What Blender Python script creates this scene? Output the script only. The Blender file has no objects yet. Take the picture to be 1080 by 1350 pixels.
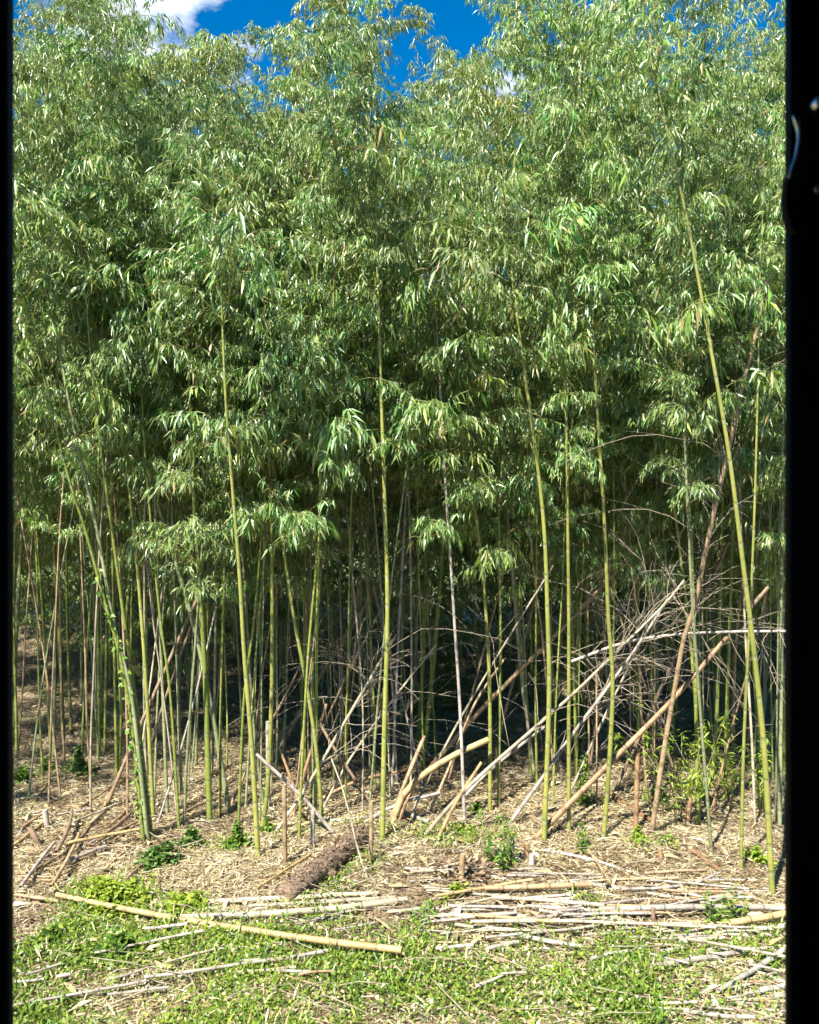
import bpy, math, random
import numpy as np
from mathutils import Vector

R = math.radians
rng = np.random.default_rng(7)
random.seed(7)
SC = bpy.context.scene
COL = SC.collection

# ------------------------------------------------------------------ camera
F = 1169.0            # focal length in photo pixels (photo 1080 x 1350)
CAMZ = 2.5
cam_d = bpy.data.cameras.new('camera')
cam = bpy.data.objects.new('camera', cam_d); COL.objects.link(cam)
cam.location = (0, 0, CAMZ); cam.rotation_euler = (R(90), 0, 0)
cam_d.sensor_fit = 'VERTICAL'; cam_d.sensor_height = 24.0
cam_d.lens = 24.0 * F / 1350.0
cam_d.clip_start = 0.05; cam_d.clip_end = 3000
cam_d.dof.use_dof = True; cam_d.dof.focus_distance = 7.2
cam_d.dof.aperture_fstop = cam_d.lens / 1000 / 0.0075
SC.camera = cam

# ------------------------------------------------------------------ light
SUN_EL, SUN_AZ = 50.0, 211.0       # azimuth clockwise from +Y : behind the camera, to the left
sun_dir = Vector((math.sin(R(SUN_AZ)) * math.cos(R(SUN_EL)), math.cos(R(SUN_AZ)) * math.cos(R(SUN_EL)), math.sin(R(SUN_EL))))
world = bpy.data.worlds.new('World'); SC.world = world; world.use_nodes = True
wn = world.node_tree.nodes; wl = world.node_tree.links; wn.clear()
out = wn.new('ShaderNodeOutputWorld'); bg = wn.new('ShaderNodeBackground'); bg.inputs[1].default_value = 0.066
sky = wn.new('ShaderNodeTexSky'); sky.sky_type = 'NISHITA'; sky.sun_disc = False
sky.sun_elevation = R(SUN_EL); sky.sun_rotation = R(SUN_AZ)
sky.air_density = 1.0; sky.dust_density = 0.0; sky.ozone_density = 3.0
hs = wn.new('ShaderNodeHueSaturation'); hs.inputs['Saturation'].default_value = 1.75; hs.inputs['Value'].default_value = 1.0
wl.new(sky.outputs[0], hs.inputs['Color'])
tc = wn.new('ShaderNodeTexCoord'); mp = wn.new('ShaderNodeMapping')
mp.inputs['Location'].default_value = (0.35, 0.2, -0.085); mp.inputs['Rotation'].default_value = (0, 0, R(-23)); mp.inputs['Scale'].default_value = (1, 1, 1.7)
nz = wn.new('ShaderNodeTexNoise'); nz.inputs['Scale'].default_value = 4.2; nz.inputs['Detail'].default_value = 9; nz.inputs['Roughness'].default_value = 0.55
rp = wn.new('ShaderNodeValToRGB'); rp.color_ramp.elements[0].position = 0.58; rp.color_ramp.elements[1].position = 0.67
mx = wn.new('ShaderNodeMix'); mx.data_type = 'RGBA'
wl.new(tc.outputs['Generated'], mp.inputs[0]); wl.new(mp.outputs[0], nz.inputs['Vector']); wl.new(nz.outputs['Fac'], rp.inputs[0])
wl.new(rp.outputs[0], mx.inputs['Factor']); wl.new(hs.outputs[0], mx.inputs['A']); mx.inputs['B'].default_value = (8.2, 8.6, 9.2, 1)
wl.new(mx.outputs['Result'], bg.inputs[0]); wl.new(bg.outputs[0], out.inputs[0])

sun_l = bpy.data.lights.new('sun', 'SUN'); sun_l.energy = 5.0; sun_l.angle = R(0.5); sun_l.color = (1.0, 0.95, 0.85)
sun = bpy.data.objects.new('sun', sun_l); COL.objects.link(sun)
sun.rotation_euler = (-sun_dir).to_track_quat('-Z', 'Y').to_euler(); sun.location = (-6, -8, 20)

SC.view_settings.view_transform = 'Standard'; SC.view_settings.look = 'None'
SC.view_settings.exposure = 1.5; SC.view_settings.gamma = 1.0; SC.view_settings.use_curve_mapping = False
SC.render.engine = 'CYCLES'
SC.cycles.max_bounces = 3; SC.cycles.diffuse_bounces = 1; SC.cycles.glossy_bounces = 1; SC.cycles.transmission_bounces = 2
SC.cycles.use_light_tree = False; SC.cycles.use_adaptive_sampling = True; SC.cycles.adaptive_threshold = 0.02
SC.cycles.use_denoising = True; SC.cycles.denoiser = 'OPENIMAGEDENOISE'; SC.cycles.denoising_prefilter = 'NONE'
SC.cycles.sample_clamp_indirect = 3.0

# ------------------------------------------------------------------ helpers
def gz(x, y):
    """height of the ground"""
    x = np.asarray(x, float); y = np.asarray(y, float)
    near = 1.0 / (1.0 + np.exp((np.hypot(x, y - 8) - 26) / 3.0))
    h = 0.035 * np.sin(1.3 * x + 0.7) * np.sin(1.1 * y + 0.4) + 0.018 * np.sin(3.1 * x + 2.2 * y) + 0.012 * np.sin(5.3 * y - 3.7 * x + 1.0)
    h = h + 0.30 * np.clip((y - 8.5) / 6.0, 0, 1) ** 1.4 * (0.55 - 0.45 * np.tanh(x / 3.0))
    return h * near

def at(u, v, Y):
    return np.array([(u - 540) / F * Y, Y, CAMZ - (v - 675) / F * Y])

def gp(u, v):
    """point of the ground seen at photo pixel (u, v)"""
    z = 0.0; p = None
    for _ in range(8):
        Y = (CAMZ - z) * F / (v - 675.0)
        p = at(u, v, Y); z = float(gz(p[0], p[1]))
    p[2] = z
    return p

def link(o, parent=None):
    COL.objects.link(o)
    if parent is not None:
        o.parent = parent
    return o

def tag(o, label, cat, group=None, kind=None):
    o['label'] = label; o['category'] = cat
    if group: o['group'] = group
    if kind: o['kind'] = kind
    return o

def thing(name, label, cat, loc=(0, 0, 0), group=None):
    o = bpy.data.objects.new(name, None); o.empty_display_size = 0.1
    o.location = loc; COL.objects.link(o)
    return tag(o, label, cat, group)

def mesh_np(name, V, faces_flat, sizes, mats, midx=None, attr=None, smooth=False):
    me = bpy.data.meshes.new(name)
    V = np.ascontiguousarray(V, np.float32); faces_flat = np.ascontiguousarray(faces_flat, np.int32)
    sizes = np.ascontiguousarray(sizes, np.int32)
    me.vertices.add(len(V)); me.vertices.foreach_set('co', V.ravel())
    me.loops.add(len(faces_flat)); me.loops.foreach_set('vertex_index', faces_flat)
    me.polygons.add(len(sizes))
    st = np.zeros(len(sizes), np.int32); st[1:] = np.cumsum(sizes)[:-1]
    me.polygons.foreach_set('loop_start', st)
    try: me.polygons.foreach_set('loop_total', sizes)
    except Exception: pass
    for m in mats: me.materials.append(m)
    if midx is not None: me.polygons.foreach_set('material_index', np.ascontiguousarray(midx, np.int32))
    if smooth: me.polygons.foreach_set('use_smooth', np.ones(len(sizes), bool))
    if attr is not None:
        a = me.attributes.new('band', 'FLOAT', 'POINT'); a.data.foreach_set('value', np.ascontiguousarray(attr, np.float32))
    me.update(calc_edges=True)
    return me

class MB:
    """collects tubes into one mesh"""
    def __init__(s): s.V = []; s.Fq = []; s.S = []; s.A = []; s.n = 0
    def add(s, V, faces, band=None):
        V = np.asarray(V, float)
        for f in faces:
            s.Fq.extend([i + s.n for i in f]); s.S.append(len(f))
        s.V.append(V); s.A.append(np.zeros(len(V)) if band is None else np.asarray(band, float)); s.n += len(V)
    def tube(s, P, rad, sides=6, band=None, cap0=True, cap1=True, squash=None):
        P = np.asarray(P, float); n = len(P)
        rad = np.full(n, rad) if np.isscalar(rad) else np.asarray(rad, float)
        T = np.gradient(P, axis=0); T /= (np.linalg.norm(T, axis=1)[:, None] + 1e-9)
        ref = np.array([0.0, 1.0, 0.0]) if abs(T[0][1]) < 0.8 else np.array([1.0, 0, 0])
        U = np.cross(T, ref); U /= (np.linalg.norm(U, axis=1)[:, None] + 1e-9)
        W = np.cross(U, T)
        a = np.arange(sides) * 2 * math.pi / sides
        V = P[:, None, :] + rad[:, None, None] * (np.cos(a)[None, :, None] * U[:, None, :] + np.sin(a)[None, :, None] * W[:, None, :])
        V = V.reshape(-1, 3)
        i = np.arange(n - 1)[:, None] * sides; j = np.arange(sides)[None, :]; k = (j + 1) % sides
        q = np.stack([i + j, i + k, i + sides + k, i + sides + j], -1).reshape(-1, 4) + s.n
        s.Fq.extend(q.ravel().tolist()); s.S.extend([4] * len(q))
        if cap0: s.Fq.extend([s.n + x for x in range(sides - 1, -1, -1)]); s.S.append(sides)
        if cap1: s.Fq.extend([s.n + (n - 1) * sides + x for x in range(sides)]); s.S.append(sides)
        s.V.append(V); s.A.append(np.zeros(n * sides) if band is None else np.repeat(np.asarray(band, float), sides)); s.n += n * sides
    def mesh(s, name, mat, smooth=True):
        return mesh_np(name, np.concatenate(s.V), s.Fq, s.S, [mat], None, np.concatenate(s.A), smooth)
    def obj(s, name, mat, parent=None, smooth=True):
        return link(bpy.data.objects.new(name, s.mesh(name, mat, smooth)), parent)

def norm(a): return a / (np.linalg.norm(a, axis=-1, keepdims=True) + 1e-9)

def leaf_arrays(P, D, N, L, W, droop=0.15, fold=0.25, mid=0.42):
    """five-vertex folded leaves -> V (n*5,3), triangles"""
    P = np.asarray(P, float); n = len(P); D = norm(np.asarray(D, float)); S = norm(np.cross(D, N)); N = norm(np.cross(S, D))
    L = np.asarray(L, float).reshape(-1, 1); W = np.asarray(W, float).reshape(-1, 1)
    down = np.array([[0, 0, -1.0]])
    M = P + D * L * mid + N * L * 0.03
    T = P + D * L + down * L * droop
    Lf = M + S * W / 2 + N * W * fold; Rt = M - S * W / 2 + N * W * fold
    V = np.stack([P, M, T, Lf, Rt], 1).reshape(-1, 3)
    b = np.arange(n)[:, None] * 5
    tri = np.array([[0, 4, 1], [0, 1, 3], [1, 4, 2], [1, 2, 3]])
    f = (b[:, :, None] + tri[None]).reshape(-1)
    return V, f, np.full(n * 4, 3)

def leaf_mesh(name, mat, *a, **k):
    V, f, s = leaf_arrays(*a, **k)
    return mesh_np(name, V, f, s, [mat])

def flat_leaf_mesh(name, mats, P, D, N, L, W, mid=0.45, midx=None, lift=0.0):
    P = np.asarray(P, float); n = len(P); D = norm(D); S = norm(np.cross(D, N)); N = norm(np.cross(S, D))
    L = np.asarray(L).reshape(-1, 1); W = np.asarray(W).reshape(-1, 1)
    M = P + D * L * mid + N * L * lift
    V = np.stack([P, M - S * W / 2, P + D * L, M + S * W / 2], 1).reshape(-1, 3)
    b = np.arange(n)[:, None] * 4
    f = (b[:, :, None] + np.array([[0, 1, 3], [1, 2, 3]])[None]).reshape(-1)
    return mesh_np(name, V, f, np.full(n * 2, 3), mats, None if midx is None else np.repeat(midx, 2))

def spline(P, step=0.1):
    """Catmull-Rom through the points, resampled evenly"""
    P = np.asarray(P, float)
    if len(P) == 2: P = np.array([P[0], (P[0] + P[1]) / 2, P[1]])
    E = np.vstack([2 * P[0] - P[1], P, 2 * P[-1] - P[-2]])
    o = []
    for i in range(1, len(E) - 2):
        t = np.linspace(0, 1, 14, endpoint=False)[:, None]
        a, b, c, d = E[i - 1], E[i], E[i + 1], E[i + 2]
        o.append(0.5 * ((2 * b) + (-a + c) * t + (2 * a - 5 * b + 4 * c - d) * t ** 2 + (-a + 3 * b - 3 * c + d) * t ** 3))
    o = np.vstack(o + [P[-1:]])
    d = np.r_[0, np.cumsum(np.linalg.norm(np.diff(o, axis=0), axis=1))]
    m = max(3, int(d[-1] / step) + 1)
    s = np.linspace(0, d[-1], m)
    return np.stack([np.interp(s, d, o[:, k]) for k in range(3)], 1), s

def cane_rings(P, s, r0, r1, node=0.27, node_amp=0.14, power=1.0, rs=random):
    """adds node rings to a smooth centreline: points, radii, band"""
    Ltot = s[-1]
    pos = []; x = rs.uniform(0.3, 1) * node * 0.6; first = True
    while x < Ltot - 0.02:
        pos.append(x); x += node * rs.uniform(0.85, 1.12) * (0.55 + 0.45 * min(1, x / 0.9))
    S = [(0, 1.0, 0)]
    for p in pos:
        S += [(p - 0.032, 0.99, 0.0), (p - 0.018, 0.99, 1.0), (p - 0.006, 1.0 + node_amp * 0.55, 0.7), (p, 1 + node_amp, -0.6), (p + 0.007, 0.97, -0.5), (p + 0.02, 0.985, 0.0)]
    S += [(Ltot, 1.0, 0)]
    extra = np.arange(0.06, Ltot, 0.12)
    S += [(e, 1.0, 0) for e in extra if min([abs(e - p) for p in pos] + [9]) > 0.05]
    S = sorted([q for q in S if 0 <= q[0] <= Ltot])
    ss = np.array([q[0] for q in S]); ss = np.maximum.accumulate(ss + np.arange(len(ss)) * 1e-6)
    t = ss / Ltot
    rad = (r0 + (r1 - r0) * t ** power) * np.array([q[1] for q in S])
    Q = np.stack([np.interp(ss, s, P[:, k]) for k in range(3)], 1)
    return Q, rad, np.array([q[2] for q in S]), np.array(pos)

# ------------------------------------------------------------------ materials
def nodes_of(m):
    m.use_nodes = True
    nt = m.node_tree; return nt, nt.nodes, nt.links, nt.nodes['Principled BSDF']

def ramp(nn, stops):
    r = nn.new('ShaderNodeValToRGB'); e = r.color_ramp.elements
    e[0].position = stops[0][0]; e[0].color = (*stops[0][1], 1); e[1].position = stops[-1][0]; e[1].color = (*stops[-1][1], 1)
    for p, c in stops[1:-1]:
        k = e.new(p); k.color = (*c, 1)
    return r

def mat_leaf(name, stops, rough=0.38, trans=0.35, obj_var=0.5, back=None, spec=0.5, plant=False):
    m = bpy.data.materials.new(name); nt, nn, ll, b = nodes_of(m)
    g = nn.new('ShaderNodeNewGeometry'); oi = nn.new('ShaderNodeObjectInfo')
    r = ramp(nn, stops); ll.new(g.outputs['Random Per Island'], r.inputs[0])
    h = nn.new('ShaderNodeHueSaturation'); ll.new(r.outputs[0], h.inputs['Color'])
    mr = nn.new('ShaderNodeMapRange'); mr.inputs[3].default_value = 1 - obj_var * 0.5; mr.inputs[4].default_value = 1 + obj_var * 0.5
    ll.new(oi.outputs['Random'], mr.inputs[0]); ll.new(mr.outputs[0], h.inputs['Value'])
    mr2 = nn.new('ShaderNodeMapRange'); mr2.inputs[3].default_value = 0.5 - 0.022 * obj_var * 2; mr2.inputs[4].default_value = 0.5 + 0.016 * obj_var * 2
    mm = nn.new('ShaderNodeMath'); mm.operation = 'FRACT'; mu = nn.new('ShaderNodeMath'); mu.operation = 'MULTIPLY'; mu.inputs[1].default_value = 7.31
    ll.new(oi.outputs['Random'], mu.inputs[0]); ll.new(mu.outputs[0], mm.inputs[0]); ll.new(mm.outputs[0], mr2.inputs[0]); ll.new(mr2.outputs[0], h.inputs['Hue'])
    colr = h.outputs[0]
    if plant:      # each plant's own tint, carried by the object colour: red = hue, green = value
        h2 = nn.new('ShaderNodeHueSaturation'); sc_ = nn.new('ShaderNodeSeparateColor')
        ll.new(oi.outputs['Color'], sc_.inputs[0]); ll.new(sc_.outputs[0], h2.inputs['Hue']); v2 = nn.new('ShaderNodeMath'); v2.operation = 'MULTIPLY'; v2.inputs[1].default_value = 2.0
        ll.new(sc_.outputs[1], v2.inputs[0]); ll.new(v2.outputs[0], h2.inputs['Value']); ll.new(colr, h2.inputs['Color']); colr = h2.outputs[0]
    if back:
        mxx = nn.new('ShaderNodeMix'); mxx.data_type = 'RGBA'; mxx.inputs['B'].default_value = (*back, 1)
        fm = nn.new('ShaderNodeMath'); fm.operation = 'MULTIPLY'; fm.inputs[1].default_value = 0.55
        ll.new(g.outputs['Backfacing'], fm.inputs[0]); ll.new(fm.outputs[0], mxx.inputs['Factor']); ll.new(colr, mxx.inputs['A']); colr = mxx.outputs['Result']
    ll.new(colr, b.inputs['Base Color']); b.inputs['Roughness'].default_value = rough
    b.inputs['Specular IOR Level'].default_value = spec
    t = nn.new('ShaderNodeBsdfTranslucent'); ll.new(colr, t.inputs['Color'])
    ms = nn.new('ShaderNodeMixShader'); ms.inputs[0].default_value = trans
    ll.new(b.outputs[0], ms.inputs[1]); ll.new(t.outputs[0], ms.inputs[2]); ll.new(ms.outputs[0], nn['Material Output'].inputs['Surface'])
    return m

def mat_cane(name, c1, c2, band, rough=0.42, var=0.3, blotch=0.4, blotch_col=None, spec=0.5):
    """bamboo wood: long streaks, ringed nodes, blotches"""
    m = bpy.data.materials.new(name); nt, nn, ll, b = nodes_of(m)
    tcn = nn.new('ShaderNodeTexCoord'); oi = nn.new('ShaderNodeObjectInfo')
    n1 = nn.new('ShaderNodeTexNoise'); n1.inputs['Scale'].default_value = 3.5; n1.inputs['Detail'].default_value = 7; n1.noise_dimensions = '4D'
    mw = nn.new('ShaderNodeMath'); mw.operation = 'MULTIPLY'; mw.inputs[1].default_value = 40
    ll.new(oi.outputs['Random'], mw.inputs[0]); ll.new(mw.outputs[0], n1.inputs['W']); ll.new(tcn.outputs['Object'], n1.inputs['Vector'])
    r = ramp(nn, [(0.32, c1), (0.68, c2)]); ll.new(n1.outputs['Fac'], r.inputs[0])
    n2 = nn.new('ShaderNodeTexNoise'); n2.inputs['Scale'].default_value = 38; n2.inputs['Detail'].default_value = 5
    ll.new(tcn.outputs['Object'], n2.inputs['Vector'])
    r2 = ramp(nn, [(0.45, (0, 0, 0)), (0.72, (blotch,) * 3)]); ll.new(n2.outputs['Fac'], r2.inputs[0])
    mb = nn.new('ShaderNodeMix'); mb.data_type = 'RGBA'; mb.inputs['B'].default_value = (*(blotch_col or tuple(x * 0.45 for x in c1)), 1)
    ll.new(r2.outputs[0], mb.inputs['Factor']); ll.new(r.outputs[0], mb.inputs['A'])
    at_ = nn.new('ShaderNodeAttribute'); at_.attribute_name = 'band'
    mc = nn.new('ShaderNodeMix'); mc.data_type = 'RGBA'; mc.inputs['B'].default_value = (*band, 1)
    mf = nn.new('ShaderNodeMath'); mf.operation = 'MULTIPLY'; mf.inputs[1].default_value = 0.75
    mf.use_clamp = True
    ll.new(at_.outputs['Fac'], mf.inputs[0]); ll.new(mf.outputs[0], mc.inputs['Factor']); ll.new(mb.outputs['Result'], mc.inputs['A'])
    md = nn.new('ShaderNodeMix'); md.data_type = 'RGBA'; md.inputs['B'].default_value = (*tuple(x * 0.35 for x in c1), 1)
    mg = nn.new('ShaderNodeMath'); mg.operation = 'MULTIPLY'; mg.inputs[1].default_value = -1.3; mg.use_clamp = True
    ll.new(at_.outputs['Fac'], mg.inputs[0]); ll.new(mg.outputs[0], md.inputs['Factor']); ll.new(mc.outputs['Result'], md.inputs['A']); mc = md
    h = nn.new('ShaderNodeHueSaturation'); mr = nn.new('ShaderNodeMapRange'); mr.inputs[3].default_value = 1 - var; mr.inputs[4].default_value = 1 + var
    ll.new(oi.outputs['Random'], mr.inputs[0]); ll.new(mr.outputs[0], h.inputs['Value']); ll.new(mc.outputs['Result'], h.inputs['Color'])
    ll.new(h.outputs[0], b.inputs['Base Color']); b.inputs['Roughness'].default_value = rough; b.inputs['Specular IOR Level'].default_value = spec
    bp = nn.new('ShaderNodeBump'); bp.inputs['Strength'].default_value = 0.15; bp.inputs['Distance'].default_value = 0.004
    ll.new(n2.outputs['Fac'], bp.inputs['Height']); ll.new(bp.outputs[0], b.inputs['Normal'])
    return m

def mat_plain(name, c, rough=0.6, metal=0.0, spec=0.5):
    m = bpy.data.materials.new(name); nt, nn, ll, b = nodes_of(m)
    n = nn.new('ShaderNodeTexNoise'); n.inputs['Scale'].default_value = 30; n.inputs['Detail'].default_value = 4
    r = ramp(nn, [(0.3, tuple(x * 0.75 for x in c)), (0.7, tuple(min(1, x * 1.2) for x in c))])
    ll.new(n.outputs['Fac'], r.inputs[0]); ll.new(r.outputs[0], b.inputs['Base Color'])
    b.inputs['Roughness'].default_value = rough; b.inputs['Metallic'].default_value = metal; b.inputs['Specular IOR Level'].default_value = spec
    return m

LEAF = mat_leaf('bamboo_leaf', [(0.0, (0.045, 0.14, 0.02)), (0.4, (0.138, 0.275, 0.033)), (0.72, (0.27, 0.39, 0.055)), (0.88, (0.48, 0.50, 0.12)), (0.95, (0.60, 0.50, 0.24)), (1.0, (0.50, 0.36, 0.18))], 0.33, 0.31, 0.35, (0.26, 0.37, 0.18), 0.8, True)
LEAF_DRY = mat_leaf('dry_leaf', [(0.0, (0.17, 0.11, 0.055)), (0.3, (0.36, 0.275, 0.135)), (0.65, (0.52, 0.44, 0.25)), (1.0, (0.68, 0.62, 0.43))], 0.6, 0.12, 0.0)
LEAF_OLD = mat_leaf('rotted_leaf', [(0.0, (0.055, 0.035, 0.02)), (0.5, (0.13, 0.085, 0.045)), (1.0, (0.26, 0.185, 0.10))], 0.75, 0.08, 0.0)
WEED = mat_leaf('weed_leaf', [(0.0, (0.06, 0.15, 0.02)), (0.5, (0.13, 0.25, 0.03)), (1.0, (0.24, 0.34, 0.05))], 0.4, 0.3, 0.3)
WEED_Y = mat_leaf('yellow_weed_leaf', [(0.0, (0.14, 0.24, 0.02)), (0.5, (0.22, 0.33, 0.03)), (1.0, (0.33, 0.40, 0.05))], 0.45, 0.3, 0.2)
WEED_D = mat_leaf('glossy_weed_leaf', [(0.0, (0.04, 0.11, 0.02)), (0.5, (0.10, 0.20, 0.04)), (1.0, (0.24, 0.32, 0.09))], 0.28, 0.25, 0.2)
CULM = {
 'green':  mat_cane('green_cane', (0.16, 0.22, 0.035), (0.25, 0.29, 0.05), (0.33, 0.34, 0.16), 0.38, 0.18, 0.55, (0.11, 0.13, 0.05)),
 'yellow': mat_cane('yellow_green_cane', (0.19, 0.225, 0.045), (0.34, 0.335, 0.08), (0.36, 0.36, 0.20), 0.36, 0.14, 0.55, (0.17, 0.165, 0.06)),
 'grey':   mat_cane('grey_green_cane', (0.17, 0.20, 0.09), (0.26, 0.28, 0.14), (0.36, 0.36, 0.24), 0.5, 0.2, 0.35, (0.10, 0.12, 0.06)),
 'pale':   mat_cane('bleached_cane', (0.28, 0.235, 0.155), (0.49, 0.43, 0.31), (0.24, 0.19, 0.12), 0.6, 0.18, 0.65, (0.28, 0.24, 0.17)),
 'white':  mat_cane('weathered_white_cane', (0.26, 0.23, 0.19), (0.50, 0.46, 0.40), (0.22, 0.18, 0.14), 0.7, 0.2, 0.75, (0.24, 0.20, 0.16)),
 'straw':  mat_cane('straw_cane', (0.29, 0.205, 0.09), (0.48, 0.37, 0.17), (0.22, 0.15, 0.07), 0.6, 0.15, 0.8, (0.34, 0.22, 0.09)),
 'tan':    mat_cane('tan_cane', (0.26, 0.17, 0.09), (0.46, 0.34, 0.20), (0.22, 0.14, 0.08), 0.6, 0.18, 0.75, (0.20, 0.12, 0.06)),
 'orange': mat_cane('orange_brown_cane', (0.22, 0.125, 0.06), (0.42, 0.27, 0.14), (0.18, 0.11, 0.06), 0.55, 0.15, 0.8, (0.20, 0.11, 0.06)),
 'brown':  mat_cane('brown_cane', (0.20, 0.13, 0.08), (0.30, 0.21, 0.13), (0.14, 0.09, 0.06), 0.65, 0.2, 0.5, (0.10, 0.07, 0.045)),
 'ashen':  mat_cane('grey_dead_cane', (0.30, 0.26, 0.22), (0.44, 0.39, 0.34), (0.20, 0.16, 0.13), 0.7, 0.15, 0.5, (0.16, 0.13, 0.10)),
}
TWIG = mat_plain('green_twig', (0.22, 0.24, 0.07), 0.5)
DEADTWIG = mat_plain('dead_twig', (0.30, 0.25, 0.18), 0.75)
HOLLOW = mat_plain('hollow_core', (0.06, 0.045, 0.03), 0.9)

# ------------------------------------------------------------------ ground
def mat_ground():
    m = bpy.data.materials.new('leaf_littered_soil'); nt, nn, ll, b = nodes_of(m)
    tcn = nn.new('ShaderNodeTexCoord')
    a = nn.new('ShaderNodeTexNoise'); a.inputs['Scale'].default_value = 42; a.inputs['Detail'].default_value = 7; a.inputs['Roughness'].default_value = 0.7
    ll.new(tcn.outputs['Object'], a.inputs['Vector'])
    r = ramp(nn, [(0.3, (0.13, 0.09, 0.05)), (0.5, (0.27, 0.20, 0.115)), (0.72, (0.46, 0.37, 0.24))]); ll.new(a.outputs['Fac'], r.inputs[0])
    g = nn.new('ShaderNodeTexNoise'); g.inputs['Scale'].default_value = 0.35; g.inputs['Detail'].default_value = 3
    ll.new(tcn.outputs['Object'], g.inputs['Vector'])
    sp = nn.new('ShaderNodeSeparateXYZ'); ll.new(tcn.outputs['Object'], sp.inputs[0])
    far = nn.new('ShaderNodeMapRange'); far.inputs[1].default_value = 20; far.inputs[2].default_value = 26; ll.new(sp.outputs['Y'], far.inputs[0])
    mxx = nn.new('ShaderNodeMix'); mxx.data_type = 'RGBA'; mxx.inputs['B'].default_value = (0.10, 0.14, 0.035, 1)
    ll.new(far.outputs[0], mxx.inputs['Factor']); ll.new(r.outputs[0], mxx.inputs['A'])
    ll.new(mxx.outputs['Result'], b.inputs['Base Color']); b.inputs['Roughness'].default_value = 0.9
    bp = nn.new('ShaderNodeBump'); bp.inputs['Strength'].default_value = 0.8; bp.inputs['Distance'].default_value = 0.03
    ll.new(a.outputs['Fac'], bp.inputs['Height']); ll.new(bp.outputs[0], b.inputs['Normal'])
    return m

def build_ground():
    ax = np.concatenate([[-1500, -600, -200, -80, -40], np.arange(-20, 20.01, 0.2), [40, 80, 200, 600, 1500]])
    ay = np.concatenate([[-1500, -500, -150, -50, -20], np.arange(-8, 30.01, 0.2), [45, 90, 200, 600, 1500]])
    X, Y = np.meshgrid(ax, ay, indexing='ij')
    V = np.stack([X, Y, gz(X, Y)], -1).reshape(-1, 3)
    ni, nj = len(ax), len(ay)
    i = np.arange(ni - 1)[:, None] * nj; j = np.arange(nj - 1)[None]
    q = np.stack([i + j, i + nj + j, i + nj + j + 1, i + j + 1], -1).reshape(-1, 4)
    me = mesh_np('ground', V, q.ravel(), np.full(len(q), 4), [mat_ground()], smooth=True)
    o = link(bpy.data.objects.new('ground', me)); o['kind'] = 'structure'
build_ground()

def pnoise(x, y, seed=0):
    r = np.random.default_rng(seed); s = 0
    for k in range(7):
        f = 0.7 * 1.6 ** k; a, b, c = r.uniform(-1, 1, 2), r.uniform(0, 6.28, 2), r.uniform(0.6, 1.4, 2)
        th = r.uniform(0, 3.14)
        s = s + np.sin(f * (x * math.cos(th) + y * math.sin(th)) * c[0] + b[0]) * np.sin(f * (-x * math.sin(th) + y * math.cos(th)) * c[1] + b[1]) / 1.35 ** k
    return s / 2.2

def uv_of(x, y):
    return 540 + F * x / y, 675 + F * (CAMZ - 0) / y

def build_litter():
    n = 420000
    Y = 3.9 + (15 - 3.9) * rng.random(n) ** 1.75
    X = (rng.random(n) * 2 - 1) * (0.50 * Y + 0.6)
    u, v = uv_of(X, Y)
    nz_ = pnoise(X * 1.5, Y * 1.5, 3)
    lit = np.clip((1205 + 40 * nz_ - v) / 40, 0.34, 1)
    right = np.clip((u - 800) / 90, 0, 1) * np.clip((v - 1200) / 50, 0, 1)
    lit = np.maximum(lit, right * 0.7)
    keep = rng.random(n) < lit
    X, Y = X[keep], Y[keep]; n = len(X)
    az = rng.random(n) * 6.283; el = rng.normal(0.04, 0.2, n)
    D = np.stack([np.cos(az) * np.cos(el), np.sin(az) * np.cos(el), np.sin(el)], 1)
    N = np.stack([rng.normal(0, 0.35, n), rng.normal(0, 0.35, n), np.ones(n)], 1)
    L = rng.uniform(0.03, 0.115, n); W = rng.uniform(0.0035, 0.010, n)
    P = np.stack([X, Y, gz(X, Y) + rng.uniform(0.004, 0.03, n)], 1) - D * L[:, None] / 2
    sh = rng.random(n) < 0.006
    L = np.where(sh, rng.uniform(0.09, 0.2, n), L); W = np.where(sh, rng.uniform(0.02, 0.045, n), W)
    old = pnoise(X * 2.4, Y * 2.4, 51) + 0.45 * pnoise(X * 7, Y * 7, 52) - 0.5 * np.clip((-X - 1.7) * 2, 0, 1) * np.clip((Y - 5.9) * 3, 0, 1) * 0
    midx = ((rng.random(n) < np.clip(0.30 + 0.6 * (old - 0.1), 0.08, 0.85)) & ~sh).astype(int)
    me = flat_leaf_mesh('leaf_litter', [LEAF_DRY, LEAF_OLD], P, D, N, L, W, lift=0.08, midx=midx)
    o = link(bpy.data.objects.new('leaf_litter', me)); tag(o, 'pale dry bamboo leaves littering the ground under the stalks', 'leaf litter', kind='stuff')
build_litter()

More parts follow.
